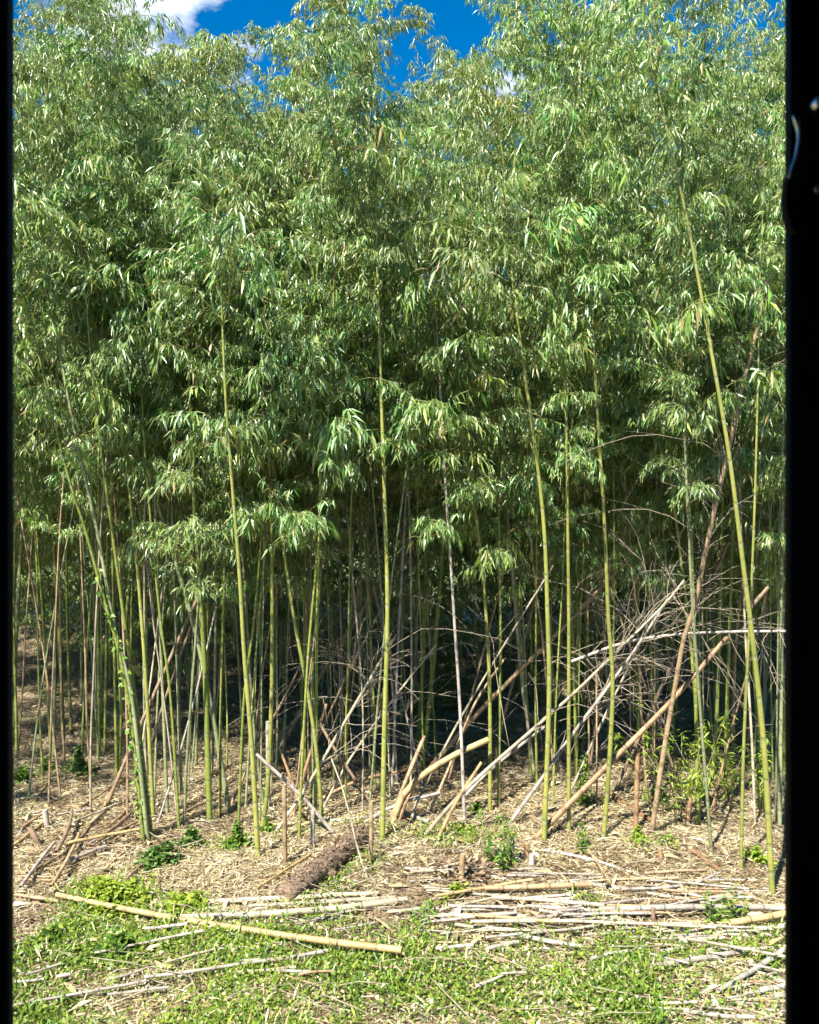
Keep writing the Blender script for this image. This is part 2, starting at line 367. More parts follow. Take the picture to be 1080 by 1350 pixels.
def build_cover():
    n = 330000
    Y = 3.9 + (7.4 - 3.9) * rng.random(n) ** 1.5
    X = (rng.random(n) * 2 - 1) * (0.50 * Y + 0.5)
    u, v = uv_of(X, Y)
    a = pnoise(X * 1.7, Y * 1.9, 11); b = pnoise(X * 4.5, Y * 4.5, 12)
    line = 1218 - 62 * np.clip((330 - u) / 130, 0, 1) * np.clip((u - 40) / 60, 0, 1) + 6 * np.clip((u - 640) / 60, 0, 1)
    base = np.clip((v - line + 34 * a) / 45, 0, 1)
    patch = np.clip((v - 1070) / 50, 0, 1) * np.clip((a + 0.6 * b - 0.36) * 3, 0, 1) * 0.6
    bare = np.clip((u - 800 + 50 * a) / 90, 0, 1) * np.clip((v - 1225) / 60, 0, 1)
    d = np.maximum(base * (1 - 0.8 * bare), patch) * np.clip(0.66 + 0.8 * b + 0.3 * a, 0.10, 1)
    keep = rng.random(n) < d
    X, Y, b = X[keep], Y[keep], b[keep]; n = len(X)
    h = rng.uniform(0.01, 0.075, n) * (0.7 + 0.5 * np.clip(b, -0.6, 1))
    az = rng.random(n) * 6.283; el = rng.normal(0.25, 0.4, n)
    D = np.stack([np.cos(az) * np.cos(el), np.sin(az) * np.cos(el), np.sin(el)], 1)
    N = np.stack([rng.normal(0, 0.45, n), rng.normal(0, 0.45, n), np.ones(n)], 1)
    kind = rng.random(n)
    L = np.where(kind < 0.92, rng.uniform(0.012, 0.031, n), rng.uniform(0.04, 0.10, n))
    W = np.where(kind < 0.92, L * rng.uniform(0.5, 0.8, n), L * rng.uniform(0.07, 0.14, n))
    D[:, 2] = np.where(kind < 0.92, D[:, 2], np.abs(D[:, 2]) + 0.8)
    P = np.stack([X, Y, gz(X, Y) + h], 1)
    midx = (rng.random(n) < np.clip(0.24 + 0.3 * pnoise(X * 2.2, Y * 2.2, 21), 0.03, 0.9)).astype(int)
    dead = rng.random(n) < 0.10; midx = np.where(dead, 2, midx)
    me = flat_leaf_mesh('ground_cover', [WEED, WEED_Y, LEAF_DRY], P, D, N, L, W, midx=midx, lift=0.1)
    o = link(bpy.data.objects.new('ground_cover', me)); tag(o, 'low green weeds and grass covering the foreground', 'ground cover', kind='stuff')
build_cover()

# ------------------------------------------------------------------ bamboo
def branch_arrays(seed, nt=9, dens=1.0):
    """one leafy branch about 1 m long, pointing along +X: rises, arches over, its leaves hang"""
    r = np.random.default_rng(seed)
    e = r.uniform(0.55, 1.25); fall = r.uniform(0.1, 0.9)
    P = [np.zeros(3)]; yaw = 0.0; K = 16
    for i in range(K):
        t = i / K
        ang = e * (1 - t) - fall * t * t + r.normal(0, 0.06); yaw += r.normal(0, 0.10)
        P.append(P[-1] + np.array([math.cos(ang) * math.cos(yaw), math.cos(ang) * math.sin(yaw), math.sin(ang)]) / K)
    P = np.array(P)
    mb = MB(); mb.tube(P, np.linspace(0.0065, 0.0018, len(P)), 4, cap0=False, cap1=False)
    LP, LD, LL = [], [], []
    def cluster(p, d, k):
        for _ in range(k):
            LP.append(p + r.normal(0, 0.016, 3))
            dd = norm(d * r.uniform(0.1, 0.9) + np.array([r.normal(0, 0.5), r.normal(0, 0.5), r.normal(-0.85, 0.45)]))
            LD.append(dd); LL.append(r.uniform(0.075, 0.172))
    for j in range(nt):
        t = np.clip(0.10 + 0.86 * j / (nt - 1) + r.normal(0, 0.02), 0.03, 0.97); f = t * K; i = min(int(f), K - 1); p = P[i] + (P[i + 1] - P[i]) * (f - i)
        T = norm(P[i + 1] - P[i]); sgn = 1 if j % 2 else -1
        side = np.array([-T[1], T[0], 0]) * sgn
        d = norm(T * r.uniform(0.3, 1.0) + side * r.uniform(0.3, 1.1) + np.array([0, 0, r.uniform(-0.2, 0.7)]))
        ln = r.uniform(0.18, 0.55) * (1.1 - 0.5 * t)
        Q = [p]
        for q in range(6):
            d = norm(d + np.array([0, 0, -0.15]) + r.normal(0, 0.13, 3)); Q.append(Q[-1] + d * ln / 6)
        mb.tube(np.array(Q), np.linspace(0.0032, 0.0011, 7), 3, cap0=False, cap1=False)
        for q in (2, 3, 4, 5, 6):
            if r.random() < dens: cluster(Q[q], d, r.integers(2, 6))
    cluster(P[-1], norm(P[-1] - P[-2]), 5)
    LP, LD, LL = np.array(LP), np.array(LD), np.array(LL)
    n = len(LP); N = np.stack([r.normal(0, 0.7, n), r.normal(0, 0.7, n), np.ones(n)], 1)
    return mb, LP, LD, N, LL, LL * r.uniform(0.12, 0.19, n)

LIB = []
for k in range(36):
    mb, LP, LD, N, LL, LW = branch_arrays(100 + k, nt=[9, 11, 12, 14][k % 4], dens=[0.95, 0.7, 0.85][k % 3])
    LIB.append((mb.mesh('branch', TWIG), leaf_mesh('foliage', LEAF, LP, LD, N, LL, LW, droop=0.18), (LP, LD, N, LL, LW)))

SKY = [(0, 125), (40, 135), (75, 75), (110, -20), (190, -20), (215, 75), (245, 150), (280, 172), (325, 165), (350, 90), (400, 105), (440, 40), (490, -15), (545, 25), (580, 92), (640, 112), (700, 122), (740, 20), (800, -60), (900, -20), (940, 85), (985, 125), (1030, 60), (1080, 0)]
def skyline(u): return float(np.interp(u, [a for a, _ in SKY], [b for _, b in SKY]))

def culm_line(pts, w, yshift=0.0, top_v=None, lean=0.35, rs=random):
    """standing stalk: photo pixels from the foot upwards -> smooth 3-D centreline that goes on up to its tip"""
    b = gp(*pts[0]); Y0 = b[1]
    zs = CAMZ - (np.array([p[1] for p in pts]) - 675) / F * Y0
    tv = top_v if top_v is not None else skyline(pts[-1][0]) + rs.uniform(30, 150)
    ztop = CAMZ - (tv - 675) / F * Y0
    P = [b - np.array([0, 0, 0.05])]
    for (u, v), z in zip(pts[1:], zs[1:]):
        s = max(0, z / ztop); P.append(at(u, v, Y0 - lean * s * s))
    d = (P[-1] - P[-2]) / max(0.05, (P[-1] - P[-2])[2]); d = np.array([d[0] * 0.8, d[1] * 0.6, 1.0])
    while P[-1][2] < ztop - 0.5:
        st = min(0.8, ztop - 0.3 - P[-1][2]); P.append(P[-1] + d * st); d = np.array([d[0] * 0.85 + rs.uniform(-0.04, 0.04), d[1] - 0.05, 1.0])
    a = rs.uniform(0, 6.28)
    P.append(P[-1] + np.array([0.22 * math.cos(a), -0.1 + 0.18 * math.sin(a), 0.3])); P.append(P[-1] + np.array([0.3 * math.cos(a), -0.1 + 0.25 * math.sin(a), 0.02]))
    r0 = 0.80 * w / F * Y0 / 2
    return P, r0, Y0

def stand(label, pts, w, col, h0=2.4, top_v=None, lean=0.35, leafy=True, size=1.0, seed=0, group='standing bamboo stalks', full=True, brlen=1.0):
    rs = random.Random(seed * 17 + 5)
    Pc, r0, Y0 = culm_line(pts, w, top_v=top_v, lean=rs.uniform(0, 1.0) if lean == 0.35 else lean, rs=rs)
    base = np.array([Pc[0][0], Pc[0][1], Pc[0][2] + 0.05])
    P, s = spline(np.array(Pc) - base, 0.08)
    Q, rad, band, pos = cane_rings(P, s, r0, r0 * 0.16, node=0.25 * size, rs=rs, power=1.15, node_amp=0.2)
    t = thing('bamboo_stalk', label, 'bamboo', base, group)
    mb = MB(); mb.tube(Q, rad, 9, band); mb.obj('culm', CULM[col], t)
    if leafy: add_branches(t, P, s, pos, h0, rs, full, brlen)
    return t, P + base, r0

def tint_of(rs): return (0.5 + rs.uniform(-0.022, 0.026), 0.5 * rs.uniform(0.78, 1.25), 0.5, 1)
def add_branches(t, P, s, pos, h0, rs, full=True, brlen=1.0):
    tint = tint_of(rs); Ltot = s[-1]; az0 = rs.uniform(0, 6.28); twig_all = MB(); fol = []
    for k, x in enumerate(list(pos) + [Ltot]):
        p = np.array([np.interp(x, s, P[:, c]) for c in range(3)])
        if p[2] < h0 - 0.05: continue
        tt = (p[2] - h0) / max(0.5, P[:, 2].max() - h0)
        nb = (3 if rs.random() < .35 else 2) if x < Ltot else 1
        for q in range(nb):
            if rs.random() < 0.82 * (1 - tt / 0.36): continue
            L = brlen * (0.52 + 0.6 * tt if tt < 0.35 else 0.74 - 0.36 * (tt - 0.35) / 0.65) * rs.uniform(0.6, 1.35)
            az = az0 + math.pi * (k % 2) + (q - 0.5) * 1.1 + rs.uniform(-0.45, 0.45)
            if rs.random() < 0.42: az = -math.pi / 2 - 0.35 + rs.uniform(-0.95, 0.95)     # the edge of a grove grows towards the light
            lib = rs.choice(LIB)
            if full:
                o = bpy.data.objects.new('branch', lib[0]); o.location = p; o.rotation_euler = (rs.uniform(-0.25, 0.25), rs.uniform(-0.2, 0.2), az); o.scale = (L, L, L * rs.uniform(0.8, 1.1)); link(o, t)
                f = bpy.data.objects.new('foliage', lib[1]); f['kind'] = 'stuff'; f.color = tint; link(f, o)
            else:
                fol.append((p, az, L, lib))
    return fol

def merged_crown(seed, H, h0, brl=1.0, thin=1.0):
    """a whole crown joined into one foliage mesh and one twig mesh, for the stalks deeper in the grove"""
    rs = random.Random(seed)
    P = [np.zeros(3)]; d = np.array([rs.uniform(-.05, .05), rs.uniform(-.05, .03), 1])
    while P[-1][2] < H - 0.5:
        P.append(P[-1] + d * 0.7); d = d + np.array([rs.uniform(-.03, .03), rs.uniform(-.035, .02), 0])
    a = rs.uniform(0, 6.28); P.append(P[-1] + np.array([.25 * math.cos(a), .2 * math.sin(a), .3])); P.append(P[-1] + np.array([.35 * math.cos(a), .3 * math.sin(a), .02]))
    P, s = spline(np.array(P), 0.12)
    r0 = rs.uniform(0.014, 0.023) * thin
    Q, rad, band, pos = cane_rings(P, s, r0, r0 * 0.18, node=0.3, rs=rs)
    mc = MB(); mc.tube(Q, rad, 7, band)
    fol = add_branches(None, P, s, pos, h0, rs, False, brl)
    VV, FF, n = [], [], 0; tw = MB()
    for (p, az, L, lib) in fol:
        LP, LD, N, LL, LW = lib[2]
        c, sn = math.cos(az), math.sin(az); M = np.array([[c, -sn, 0], [sn, c, 0], [0, 0, 1.0]])
        V, f, _ = leaf_arrays(p + (LP * L) @ M.T, LD @ M.T, N @ M.T, LL * (0.3 + 0.55 * L), LW * (0.3 + 0.6 * L), droop=0.18)
        VV.append(V); FF.append(f + n); n += len(V)
        e = p + np.array([c * L * 0.8, sn * L * 0.8, L * 0.3]); tw.tube(np.array([p, (p + e) / 2 + [0, 0, .06 * L], e]), [0.004, 0.003, 0.001], 3)
    FF = np.concatenate(FF)
    return mc, tw, mesh_np('foliage', np.concatenate(VV), FF, np.full(len(FF) // 3, 3), [LEAF])

HANDLE = [(10, 'left door post'), (62, 'left pair of slim stalks'), (95, 'slim lone stalk'), (145, 'vine-wrapped stalk clump'), (190, 'bright stalk beside the vine clump'), (235, 'glossy weed clump'),
 (272, 'thick straight green stalk'), (322, 'bright stalk with the leaf tuft'), (358, 'kinked bright stalk'), (402, 'curved green stalk'), (445, 'brown log'), (510, 'central yellow stalk'), (565, 'dim hollow stalks'),
 (603, 'whitish slim stalk'), (645, 'green stalk right of the whitish one'), (687, 'pale dry stalk'), (722, 'main right-centre stalk'), (752, 'straight green right-centre stalk'), (806, 'bowed stalk'), (842, 'orange stake'),
 (890, 'brown leaning cane'), (925, 'peeling stalk'), (955, 'yellow-green shoots'), (985, 'olive-brown stalk'), (1010, 'yellow arching stalk'), (1040, 'right door post')]
def back_row():
    rs = random.Random(99)
    kinds = []
    for k, (H, h0, b) in enumerate([(7.0, 1.5, 1.1), (7.6, 1.9, 1.15), (6.4, 1.2, 1.1), (8.0, 2.3, 1.2), (7.2, 0.2, 1.1), (6.8, 1.6, 1.2), (6.6, 0.4, 1.2)]):
        mc, tw, fo = merged_crown(500 + k, H, h0, b)
        kinds.append((H, {c: mc.mesh('culm', CULM[c]) for c in ('green', 'grey', 'tan')}, tw.mesh('branches', TWIG), fo))
    put = []
    def place(x, y, H, near, dep):
        k = rs.randrange(len(kinds)) if y > 11 else rs.choice([0, 1, 2, 3, 5] if y > 9.6 else [0, 1, 3]);
        if y > 9.8 and rs.random() < .55: k = rs.choice([4, 6])
        K = kinds[k]; sc = H / K[0]
        z = float(gz(x, y))
        c = rs.choices(['green', 'grey', 'tan'], [5, 4, 1])[0]
        if dep: label, group = f"dim {c} bamboo stalk {dep} behind the {near}", f"{c} bamboo stalks {dep} behind the {near}"
        else: label, group = f'bamboo stalk outside the frame, added to fill and shade the grove on the {near}', f'bamboo beyond the {near} edge'
        t = thing('bamboo_stalk', label, 'bamboo', (x, y, z), group)
        t.rotation_euler = (rs.uniform(-.04, .04), rs.uniform(-.05, .05), rs.uniform(0, 6.28)); t.scale = (sc ** .5, sc ** .5, sc)
        link(bpy.data.objects.new('culm', K[1][c]), t); link(bpy.data.objects.new('branches', K[2]), t)['kind'] = 'stuff'
        f = link(bpy.data.objects.new('foliage', K[3]), t); f['kind'] = 'stuff'; f.color = tint_of(rs)
    n = 0
    for tries in range(6000):
        y = 8.3 + 7.4 * rs.random() ** 1.05; x = rs.uniform(-1, 1) * (0.5 * y + 1.3)
        u = 540 + F * x / y
        if 560 < u < 690 and y < 11.0: continue
        if u < 165 and y < 10.5 and rs.random() < 0.6: continue
        if any((x - a) ** 2 + (y - b) ** 2 < (0.40 + 0.015 * (y - 8)) ** 2 for a, b in put): continue
        tv = skyline(u) + rs.uniform(0, 60) + (0 if rs.random() < 0.55 else rs.uniform(0, 160))
        H = 2.5 + (675 - tv) / F * y - float(gz(x, y)) - 0.3
        H = min(max(4.6, H), 9.5)
        if y > 13: H = min(H, 8.0)
        put.append((x, y)); n += 1
        near = min(HANDLE, key=lambda h: abs(h[0] - u))[1]
        dep = 'close' if y < 10.2 else ('well' if y < 12.8 else 'far')
        place(x, y, H, near, dep)
        if n >= 165: break
    slim = []
    for k, (H, h0, b) in enumerate([(5.6, 2.3, .8), (6.2, 2.6, .85), (5.0, 1.9, .8), (6.6, 2.9, .9), (4.6, 1.3, .7)]):
        mc, tw, fo = merged_crown(700 + k, H, h0, b, thin=.55)
        slim.append((H, {c: mc.mesh('culm', CULM[c]) for c in ('green', 'grey', 'tan', 'pale')}, tw.mesh('branches', TWIG), fo))
    m = 0
    for tries in range(4000):
        y = rs.uniform(7.1, 9.3); x = rs.uniform(-1, 1) * .45 * y; u = 540 + F * x / y
        if 570 < u < 680 and y > 7.6 and rs.random() < .7: continue
        if any((x - a) ** 2 + (y - b) ** 2 < .2 ** 2 for a, b in put): continue
        put.append((x, y)); m += 1
        near = min(HANDLE, key=lambda h: abs(h[0] - u))[1]; K = rs.choice(slim if u > 260 else [slim[1], slim[3]]); sc = min(rs.uniform(.85, 1.1), (2.2 + (675 - skyline(u) - rs.uniform(20, 200)) / F * y) / K[0])
        c = rs.choices(['green', 'grey', 'tan', 'pale'], [4, 5, 2, 2])[0]
        t = thing('bamboo_stalk', f'very thin {c} bamboo stalk {"right" if y < 8.2 else "a little"} behind the {near}', 'bamboo', (x, y, float(gz(x, y))), f'very thin {c} stalks near the {near}')
        t.rotation_euler = (rs.uniform(-.05, .07), rs.gauss(0, .06), rs.uniform(0, 6.28)); t.scale = (sc, sc, sc)
        link(bpy.data.objects.new('culm', K[1][c]), t)
        link(bpy.data.objects.new('branches', K[2]), t)['kind'] = 'stuff'; f = link(bpy.data.objects.new('foliage', K[3]), t); f['kind'] = 'stuff'; f.color = tint_of(rs)
        if m >= 84: break
    # stalks beside the frame: nearest lean into view, outer ones added unseen for shade
    for x, y, H, side in ((-4.1, 6.6, 6.3, 'left'), (-3.9, 8.0, 6.6, 'left'), (3.75, 6.7, 6.9, 'right'), (4.3, 7.6, 7.2, 'right'), (-4.9, 7.4, 6.6, 'left'), (4.9, 6.4, 6.8, 'right'), (-5.0, 8.7, 7, 'left'), (-5.6, 9.8, 7, 'left'), (-6.2, 8.4, 7, 'left'), (-5.9, 7.0, 7, 'left'), (-6.3, 10.8, 7, 'left'), (-7.0, 9.4, 7, 'left'), (-6.9, 12.2, 7, 'left'), (-7.6, 11, 7, 'left'), (-7.4, 8.0, 7, 'left'), (-8.2, 9.8, 7.2, 'left'), (-8.0, 12.6, 7.2, 'left'), (-4.4, 5.9, 6.2, 'left'), (-5.4, 6.0, 6.4, 'left'), (5.4, 7.6, 7, 'right')):
        place(x, y, H, side, None)
back_row()

# the far side of the grove: one unbroken dark mass of leaves
def far_mass():
    n = 110000
    X = rng.uniform(-12, 12, n); Y = rng.uniform(15.0, 19.5, n); Z = rng.random(n) ** 0.9 * 7.0 + 0.03
    az = rng.random(n) * 6.283; D = np.stack([np.cos(az), np.sin(az), rng.normal(-0.6, 0.4, n)], 1)
    N = np.stack([rng.normal(0, .5, n), rng.normal(0, .5, n), np.ones(n)], 1)
    L = rng.uniform(0.16, 0.32, n)
    o = link(bpy.data.objects.new('far_thicket', leaf_mesh('far_thicket', LEAF, np.stack([X, Y, Z + gz(X, Y)], 1), D, N, L, L * 0.22)))
    o.color = (0.5, 0.5, 0.5, 1)
    tag(o, 'dark unbroken mass of bamboo leaves at the back of the grove', 'thicket', kind='stuff')
far_mass()

# front stalks : label, photo pixels from the foot up, width in pixels, colour, options
ST = [
 ('grey-green bamboo stalk hugging the dark left post', [(17, 985), (20, 860), (30, 700), (43, 560)], 8, 'grey', {}),
 ('slim stalk on the left, left one of a pair meeting at the foot', [(68, 1000), (60, 860), (50, 720), (42, 620)], 5, 'green', {}),
 ('slim pale stalk on the left, right one of a pair meeting at the foot', [(71, 1000), (74, 820), (80, 700), (90, 560)], 6, 'grey', {}),
 ('slim lone stalk between the left pair and the vine-wrapped clump', [(94, 965), (89, 820), (88, 700)], 5, 'green', {}),
 ('thin stalk left of the vine-wrapped clump, beside a dark shrub', [(138, 995), (141, 820), (142, 700)], 5, 'green', {}),
 ('thin straight stalk directly behind the vine-wrapped stalk', [(154, 1022), (150, 820), (148, 700)], 5, 'green', {}),
 ('bamboo stalk wrapped in a green climbing vine, leaning left', [(190, 1107), (176, 970), (159, 867), (139, 796), (113, 700), (89, 624)], 7, 'green', {'key': 'vine'}),
 ('thick stalk in the vine-wrapped clump, leaning left to the highest leaves', [(196, 1109), (174, 922), (150, 822), (128, 700), (94, 546)], 7.5, 'grey', {}),
 ('right-hand stalk of the vine-wrapped clump', [(201, 1103), (182, 950), (163, 811), (148, 700), (130, 565)], 7, 'green', {}),
 ('bright stalk immediately right of the vine-wrapped clump', [(203, 1080), (193, 904), (185, 793), (178, 711), (167, 609)], 7, 'yellow', {}),
 ('grey stalk, first right of the bright stalk by the vine-wrapped clump', [(221, 1076), (217, 970), (211, 820), (206, 700)], 6, 'grey', {}),
 ('green slim stalk whose foot touches the glossy weed clump', [(237, 1096), (225, 920), (212, 820), (200, 700)], 5, 'green', {}),
 ('grey upright stalk behind the glossy weed clump', [(239, 1046), (236, 945), (232, 820), (228, 700)], 6, 'grey', {}),
 ('slim stalk leaning right behind the glossy weed clump', [(242, 1093), (247, 995), (257, 857), (266, 730)], 5, 'grey', {}),
 ('long curved grey-green stalk sweeping from upper left to lower right', [(304, 1071), (274, 907), (252, 811), (222, 707), (200, 639), (168, 554)], 9, 'grey', {'h0': 3.0}),
 ('thick straight green stalk, third thick one from the left', [(277, 1087), (274, 996), (270, 878), (261, 737), (255, 640)], 10, 'green', {}),
 ('thin green stalk just right of the thick straight green stalk', [(290, 1078), (291, 945), (294, 820), (297, 690)], 5, 'green', {}),
 ('slim stalk crossing behind the tallest bright left-centre stalk', [(314, 1090), (322, 920), (335, 820), (346, 690)], 5, 'green', {}),
 ('bright thick stalk topped by a hanging leaf tuft, left of centre', [(341, 1131), (333, 996), (322, 859), (315, 743), (302, 587), (296, 491)], 9, 'yellow', {'h0': 3.3}),
 ('grey dim stalk at the foot of the bright left-centre stalk', [(349, 1061), (336, 970), (327, 840), (318, 700)], 5, 'grey', {}),
 ('kinked bright stalk bending left near its foot', [(344, 1090), (352, 1050), (357, 959), (359, 859), (358, 700), (352, 535)], 8, 'yellow', {'h0': 2.9}),
 ('dim upright stalk behind the split fallen cane', [(374, 998), (381, 811), (384, 700)], 5, 'grey', {}),
 ('curved green stalk leaning left, just left of the log top', [(426, 1090), (418, 996), (405, 907), (387, 811), (372, 707), (362, 620)], 7, 'yellow', {'h0': 2.7}),
 ('pale thin stalk leaning right, crossing the curved green stalk', [(394, 1108), (398, 1015), (405, 885), (411, 811), (420, 715)], 5, 'green', {}),
 ('straight dim green stalk right of the curved green stalk', [(416, 1085), (417, 960), (418, 830), (421, 700)], 6, 'green', {}),
 ('tall straight yellow-green stalk beside the orange stakes, near the picture centre', [(504, 1109), (507, 959), (511, 811), (508, 680), (502, 498), (498, 361)], 9, 'yellow', {'h0': 3.5}),
 ('dim thick stalk leaning right, standing in the dark hollow', [(555, 1012), (563, 959), (572, 867), (581, 756), (588, 640)], 9, 'green', {}),
 ('dim thick stalk, left of the leaning one in the dark hollow', [(551, 985), (557, 885), (561, 763), (563, 650)], 8, 'green', {}),
 ('whitish slim stalk standing alone before the dark hollow', [(613, 1086), (607, 941), (600, 830), (593, 720), (587, 630)], 6, 'white', {}),
 ('green stalk right of the whitish slim stalk', [(646, 1072), (646, 922), (641, 811), (631, 707), (613, 594)], 7, 'yellow', {}),
 ('thin straight green stalk, second right of the whitish stalk', [(657, 1064), (660, 848), (658, 700), (657, 600)], 5, 'green', {}),
 ('pale dry stalk leaning left behind the twin main right-centre stalks', [(707, 1027), (696, 959), (687, 885), (680, 811), (672, 711), (665, 640)], 6, 'pale', {}),
 ('thin tan dry stalk just behind the main right-centre stalk', [(731, 1040), (728, 996), (716, 848), (709, 793), (700, 711), (695, 590)], 4, 'tan', {'leafy': False, 'top_v': 330}),
 ('main tall bright stalk right of centre, above the upright weed', [(717, 1109), (724, 922), (722, 811), (717, 690), (702, 561), (691, 487)], 9, 'yellow', {'h0': 3.2}),
 ('straight green stalk next right of the main right-centre stalk', [(750, 1098), (750, 959), (750, 811), (748, 639)], 7, 'yellow', {'h0': 2.7}),
 ('bright bowed stalk bulging right, crossed by the leaning white canes', [(795, 1105), (802, 1026), (808, 904), (802, 811), (797, 690), (787, 528)], 8, 'yellow', {'h0': 3.0}),
 ('slim stalk with bright top behind the brown leaning cane', [(925, 1062), (915, 900), (904, 790), (893, 700), (876, 572)], 6, 'yellow', {}),
 ('grey thick stalk behind the leafy bamboo shoots', [(921, 1090), (918, 960), (916, 848), (912, 730), (904, 557)], 6.5, 'green', {}),
 ('pale stalk with peeling sheath right of the leafy bamboo shoots', [(939, 1123), (928, 996), (921, 907), (913, 800), (908, 700)], 5.5, 'grey', {}),
 ('dim green stalk between the peeling stalk and the tall yellow one', [(939, 1016), (945, 941), (950, 756), (953, 640)], 7, 'green', {}),
 ('tallest bright yellow stalk, arching across the right side', [(1019, 1182), (1008, 996), (995, 867), (980, 746), (960, 591), (932, 431), (910, 310), (893, 230), (880, 175)], 10, 'yellow', {'h0': 4.9, 'top_v': -60, 'lean': 0.1}),
 ('olive-brown slim stalk left of the tall yellow arching stalk', [(977, 1147), (980, 1000), (986, 867), (993, 720), (998, 560), (1002, 361)], 6, 'yellow', {'h0': 3.9}),
 ('grey stalk close to the dark right post', [(1028, 1092), (1030, 885), (1031, 700)], 7, 'grey', {}),
 ('leaning grey stalk between the yellow arching stalk and right post', [(1009, 998), (1020, 940), (1034, 880), (1050, 780)], 6, 'grey', {}),
]
keyed = {}
for i, (lab, pts, w, col, o) in enumerate(ST):
    o = dict(o); key = o.pop('key', None)
    o.setdefault('h0', (2.7 if pts[-1][0] < 250 else 1.5) + 0.9 * ((i * 37) % 10) / 10)
    r = stand(lab, pts, w, col, seed=i + 1, **o)
    if key: keyed[key] = r

# ------------------------------------------------------------------ leaning dead canes
def twigs_on(mb, P, s, n, l0, l1, rs, t0=0.3, t1=1.0, rad=0.0027, up=0.3, arc=1.0):
    for k in range(n):
        x = s[-1] * (t0 + (t1 - t0) * rs.random()); p = np.array([np.interp(x, s, P[:, c]) for c in range(3)])
        i = min(len(P) - 2, int(np.searchsorted(s, x))); T = norm(P[i + 1] - P[i - 1 if i else 0])
        d = norm(T * rs.uniform(0.2, 1.0) + np.array([rs.gauss(0, .6), rs.gauss(0, .45), rs.gauss(up, .5)]))
        L = rs.uniform(l0, l1) * 1.25; Q = [p]; bend = np.array([rs.gauss(0, .06), rs.gauss(0, .06), -rs.uniform(0.02, .14)]) * arc
        for q in range(7):
            d = norm(d + bend + np.array([rs.gauss(0, .13), rs.gauss(0, .13), rs.gauss(0, .13)])); Q.append(Q[-1] + d * L / 7)
        mb.tube(np.array(Q), np.linspace(rad, rad * .35, 8), 4)
        for h in range(rs.randint(0, 3)):
            q0 = Q[rs.randint(2, 6)]; dd = norm(d + np.array([rs.gauss(0, .7), rs.gauss(0, .5), rs.gauss(0, .6)])); l2 = L * rs.uniform(.2, .45)
            mb.tube(np.array([q0, q0 + dd * l2 / 2 + [0, 0, .01], q0 + dd * l2]), [rad * .6, rad * .45, rad * .2], 3)

def cane_mesh(P, r0, r1, seed, node=0.26, hollow=True, sides=9):
    rs = random.Random(seed)
    Pp, s = spline(P, 0.06)
    Q, rad, band, pos = cane_rings(Pp, s, r0, r1, node, rs=rs, node_amp=0.13)
    mb = MB(); mb.tube(Q, rad, sides, band, cap0=not hollow, cap1=not hollow)
    if hollow:
        for e, dn in ((0, 1), (-1, -1)):
            p = Q[e]; T = norm(Q[1] - Q[0]) if e == 0 else norm(Q[-2] - Q[-1]); rr = rad[e]
            # cut end: rim, then a recessed floor
            ref = np.array([0, 1.0, 0]) if abs(T[1]) < .8 else np.array([1.0, 0, 0])
            U = norm(np.cross(T, ref)); W = np.cross(U, T); a = np.arange(sides) * 2 * math.pi / sides
            ring = lambda r_, d_: p + T * d_ + r_ * (np.cos(a)[:, None] * U + np.sin(a)[:, None] * W)
            V = np.vstack([ring(rr, 0.0), ring(rr * .68, 0.001), ring(rr * .62, 0.03)])
            f = []
            for k in range(sides):
                k2 = (k + 1) % sides
                f += [(k, k2, sides + k2, sides + k), (sides + k, sides + k2, 2 * sides + k2, 2 * sides + k)]
            f.append(tuple(range(2 * sides, 3 * sides)))
            mb.add(V, f, np.r_[np.zeros(sides), np.zeros(sides), np.ones(sides) * 1.6])
    return mb, Pp, s

def lean(label, pts, w, col, dy=0.4, twigs=0, tl=(0.25, 0.7), t0=0.3, w1=None, seed=0, group='leaning dead canes', sink=0.03, up=0.3):
    b = gp(*pts[0]); n = len(pts); P = [b - np.array([0, 0, sink])]
    for k, (u, v) in enumerate(pts[1:], 1): P.append(at(u, v, b[1] + dy * k / (n - 1)))
    w = w * .76; w1 = w1 * .76 if w1 else None
    P = np.array(P); base = b.copy(); r0 = w / F * b[1] / 2; r1 = (w1 if w1 else w * 0.85) / F * b[1] / 2
    mb, Pp, s = cane_mesh(P - base, r0, r1, seed + 300)
    if twigs:
        t = thing('dead_cane', label, 'dead bamboo', base, group)
        mb.obj('culm', CULM[col], t)
        m2 = MB(); twigs_on(m2, Pp, s, twigs, tl[0], tl[1], random.Random(seed), t0, up=up); twigs_on(m2, Pp, s, max(2, twigs // 4), .6, 1.3, random.Random(seed + 50), t0 * .6, up=.25, rad=.0034, arc=2.4); o = m2.obj('dead_twigs', DEADTWIG, t); o['kind'] = 'stuff'
        return t
    o = mb.obj('dead_cane', CULM[col]); o.location = base
    return tag(o, label, 'dead bamboo', group)

